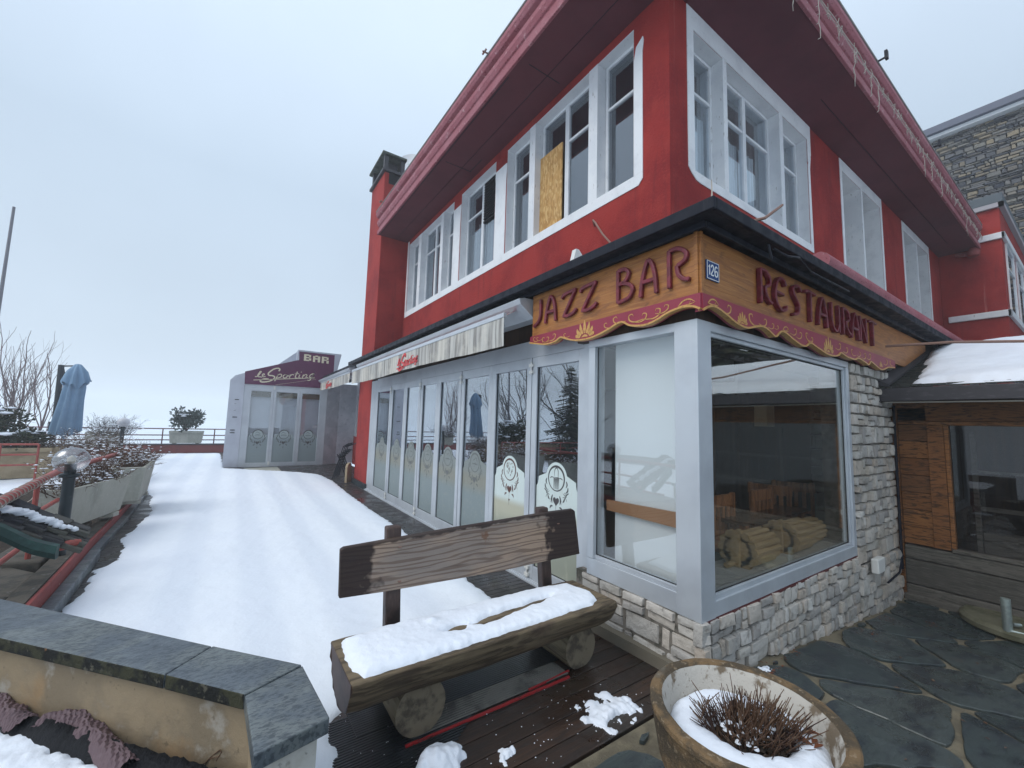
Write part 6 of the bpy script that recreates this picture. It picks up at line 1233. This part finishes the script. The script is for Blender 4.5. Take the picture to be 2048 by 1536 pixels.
p = at(12, 868, 1, 14.6); evergreen(p.x-.5, 14.6, .62, 1.0, .98, 2600, .09, 'dark snow capped conifer bush at the left frame edge above the beige planter', 5, leaf_dark, 34, blobs=8)
p = at(25, 885, 1, 13.9); evergreen(p.x-.2, 14.3, .5, .85, .62, 2000, .09, 'lower snow capped conifer cushion below the dark bush at the left edge', 6, leaf_dark, 30, blobs=7)
# ---- bare trees
def tree(x, y, z, h, r, seed, label, mat=redtwig, grp=None, spread=.5, forks=5, up=.25):
    rn = random.Random(seed); t = thing('bare_tree', label, 'tree', (x, y, z), grp); tr = MB(); cr_ = MB()
    def grow(p, d, l, r, lev):
        P = [p]; n = 4
        for i in range(n): d = (d+Vector((rn.gauss(0, .09), rn.gauss(0, .09), up*.12))).normalized(); P.append(P[-1]+d*l/n)
        (tr if lev == 0 else cr_).tube(P, [r*(1-.10*i) for i in range(n+1)], 7 if lev == 0 else (5 if lev == 1 else 3), cap=lev == 0)
        if lev >= 4: return
        k = forks if lev == 0 else rn.choice((2, 3, 3)) if lev < 3 else 2
        for i in range(k):
            f_ = rn.uniform(.35, 1.) if i else 1.; j = min(int(f_*n), n-1); q = P[j].lerp(P[j+1], f_*n-j); s_ = spread*(.35 if i == 0 else 1)
            nd = (d+Vector((rn.gauss(0, s_), rn.gauss(0, s_), rn.gauss(.15, s_*.5)))).normalized(); grow(q, nd, l*rn.uniform(.55, .8), r*(.72 if i == 0 else .5), lev+1)
    grow(Vector((x, y, z)), Vector((rn.gauss(0, .04), rn.gauss(0, .04), 1)).normalized(), h*.36, r, 0)
    tr.build('trunk', mat, t, smooth=True); cr_.build('crown', mat, t, smooth=True)
for k, (px, pt, yy_, lb) in enumerate(((6, 735, 24, 'bare young tree cut by the left frame edge'), (26, 700, 25, 'slender bare tree between the frame edge and the tall ones'), (48, 700, 24, 'tall bare tree left of the folded parasol with forked crown'), (66, 690, 26, 'tallest bare tree, its tip above the others beside the parasol'), (92, 725, 23, 'bare tree directly behind the parasol pole'))):
    p = at(px, 870, 1, yy_); q = at(px, pt, 1, yy_); tree(p.x-.25, yy_, -.5, (q.z+.5)*1.15, .045, 30+k, lb, spread=.36, up=.9)
# trees standing outside the picture, beyond the left edge and behind the timber building (seen in the glass)
for k, (x, y, h) in enumerate(((-8.3, 15.3, 7.5), (-9.5, 18.8, 6.5), (-10.5, 23, 6.5))): tree(x, y, -1, h, .10, 50+k, ('tall bare tree beside the dark fir left of the terrace', 'bare tree left of the terrace, second from the fir', 'bare tree left of the terrace, farthest from the fir')[k], mat=bark, spread=.5, forks=9)
def fir(x, y, z, h, w_, seed, label, snow_=True):
    rn = random.Random(seed); t = thing('fir_tree', label, 'tree', (x, y, z)); b = MB(); b.tube([(x, y, z), (x, y, z+h*.95)], [w_*.05, w_*.01], 8); b.build('trunk', bark, t); b = MB(); s = MB()
    for k in range(420):
        q = rn.random()**1.2; L_ = w_*(1-q)*rn.uniform(.5, 1.)+.1; a = rn.uniform(0, 6.3); zz = z+h*(.12+.86*q); e_ = Vector((x+cos(a)*L_, y+sin(a)*L_, zz-L_*.25)); p0 = Vector((x, y, zz)); b.r = rn.random()
        side = Vector((-sin(a), cos(a), 0))
        for j in range(7): f_ = .15+.12*j; c = p0.lerp(e_, f_); wd = L_*.2*(1.1-f_)+.05; b.poly([c, c+side*wd+(e_-p0)*.10-Vector((0, 0, .05)), c+(e_-p0)*.16]); b.poly([c, c+(e_-p0)*.16, c-side*wd+(e_-p0)*.10-Vector((0, 0, .05))])
        if rn.random() < .35: c = p0.lerp(e_, .7); s.poly([c+side*.06+Vector((0, 0, .03)), c+(e_-p0)*.2+Vector((0, 0, .02)), c-side*.06+Vector((0, 0, .03)), c-(e_-p0)*.15+Vector((0, 0, .04))])
    b.build('crown', leaf_dark, t); s.build('snow_on_branches', snow_m, t)
fir(-7.6, 14.0, -.8, 5.2, 1.9, 3, 'dark fir tree with snow beyond the left edge of the terrace')
fir(11.8, -3.2, -.5, 8.5, 3.0, 4, 'snowy fir tree behind the timber building'); fir(14.5, -6.5, -.5, 9, 3.0, 5, 'taller snowy fir farther behind the timber building')
# ---- red railings
def railing(name, label, x0, x1, y, zs, z0, posts, r=.018, mat=rail_red, zt=None):
    t = thing(name, label, 'railing', ((x0+x1)/2, y, z0))
    for z in zs: b = MB(); b.tube([(x0, y, z), (x1, y, z)], r, 6); b.build('rail', mat, t)
    for p in posts: b = MB(); b.tube([(p, y, z0), (p, y, zs[0])], r, 6); b.build('post', mat, t)
railing('far_railing', 'dark red three bar railing along the far kerb of the terrace', -11, .5, 21.45, (.945, .69, .50), .30, [-10.4, -8.9, -7.4, -5.2, -3.55, -2.25, -.57, .3], .022, M('dark_red_rail', (.12, .035, .04), .6))
railing('garden_railing', 'bright rusty red railing in front of the long beige planter', -8, -3.45, 13.3, (.80, .58, .36), .0, [-7.6, -6.4, -5.2, -4.0, -3.45], .022)
b = MB(); b.box(-3.6, 21.3, -.5, .6, 21.62, .30); o = b.build('kerb_wall', red_trim); tag(o, 'low flaking red wall closing the far end of the snowy terrace', 'wall')
b = MB(); b.box(-12, 21.27, .302, .6, 21.66, .345); b.build('wall_cap', dark_fascia, o)
b = MB(); b.box(-12, 21.32, -1, -3.6, 21.6, .30); b.build('wall_body', red_trim, o)
# ---- garden snow at the left
tag(snow_field('garden_snow', [(-14, 2.5), (-1.62, 2.5), (-1.75, 6.3), (-1.85, 8.2), (-2.1, 12.8), (-2.6, 13.9), (-3.1, 21.2), (-14, 21.2)], lambda x, y: -.10, .08, frange(-9, -1.5, .08), frange(2.5, 21.3, .1), edge=.1, jit=.06, jf=2, rough=.01), kind='stuff')
b = MB(); b.box(-14, 2.5, -2, -1.7, 21.3, -.1); b.build('garden_ground', soil)['kind'] = 'structure'
# ---- closed blue parasol
q0 = at(125, 730, 1, 15.9); c0 = at(157, 728, 1, 15.6); t = thing('folded_parasol', 'closed light blue cantilever parasol hanging from a dark pole', 'parasol', (q0.x, 15.9, 0))
b = MB(); pb = at(106, 862, 1, 15.9); b.tube([(q0.x-.02, 15.9, q0.z), (q0.x-.0, 15.9, 1.3), (q0.x, 15.9, -.0)], .062, 8); b.build('pole', umb_pole, t)
b = MB(); b.box(q0.x-.10, 15.82, .98, q0.x+.10, 15.97, 1.25); b.tube([(q0.x, 15.85, 1.12), (q0.x+.2, 15.8, 1.15)], .025, 6); b.build('crank_box', umb_pole, t, bevel=.02)
b = MB(); b.tube([(q0.x, 15.9, q0.z-.02), (q0.x+.22, 15.85, q0.z-.9), (q0.x+.35, 15.8, 1.5)], .03, 6); b.tube([(q0.x, 15.9, q0.z-.03), (c0.x, 15.6, c0.z-.05)], .02, 6); b.build('arm', umb_pole, t)
X0, Y0 = c0.x, 15.6
def canopy(b, prof, n=48, ph=0, skew=0):
    n0 = len(b.v); zt_ = prof[0][1]
    for i, (r, z) in enumerate(prof):
        for j in range(n):
            a = 2*pi*j/n; k = 1+(.42*(abs((j*8/n+ph) % 1-.5)*2-.5) if i > 0 else 0)*min(1, i/2)+.06*nz(cos(a)*2, sin(a)*2, i*.4); dz = -.10*(1-abs((j*8/n+ph) % 1-.5)*2)+.12*nz(cos(a)*1.5, sin(a)*1.5, 9) if i == len(prof)-1 else 0
            b.v.append((X0+cos(a)*r*k+skew*(zt_-z), Y0+sin(a)*r*k, z+dz))
    for i in range(len(prof)-1):
        for j in range(n): a = n0+i*n; b.face((a+j, a+(j+1) % n, a+n+(j+1) % n, a+n+j))
zt = c0.z
b = MB(); canopy(b, [(.015, zt), (.06, zt-.015), (.17, zt-.20), (.245, zt-.46), (.25, zt-.50)]); b.build('top_vent', umb_m, t, smooth='all')
b = MB(); canopy(b, [(.12, zt-.40), (.18, zt-.46), (.19, zt-.62), (.205, zt-.95), (.235, zt-1.3), (.26, zt-1.62), (.27, zt-1.82)], skew=-.06, ph=.3); b.build('canopy', umb_m, t, smooth='all')
b = MB(); b.tube([(X0, Y0, zt-.02), (X0-.2, Y0, zt-1.9)], .02, 6); b.build('centre_pole', umb_pole, t)
# ---- flag pole
p = at(28, 414, 1, 15); b = MB(); b.tube([(p.x, 15, -.2), (p.x, 15, p.z)], [.05, .028], 8); tag(b.build('flag_pole', M('grey_pole', (.16, .16, .18), .5)), 'thin bare grey flag pole rising at the left frame edge', 'pole')
# ================================================================ HAZE
b = MB(); b.box(-420, -420, -10, 420, 420, 14); hz = b.build('haze', bpy.data.materials.new('fog')); hz['kind'] = 'stuff'
m = hz.data.materials[0]; m.use_nodes = True; N = m.node_tree.nodes; L = m.node_tree.links; N.remove(N['Principled BSDF'])
v = N.new('ShaderNodeVolumePrincipled'); v.inputs['Color'].default_value = (.96, .985, 1, 1); v.inputs['Density'].default_value = .004; v.inputs['Anisotropy'].default_value = .2; L.new(v.outputs[0], N['Material Output'].inputs['Volume'])
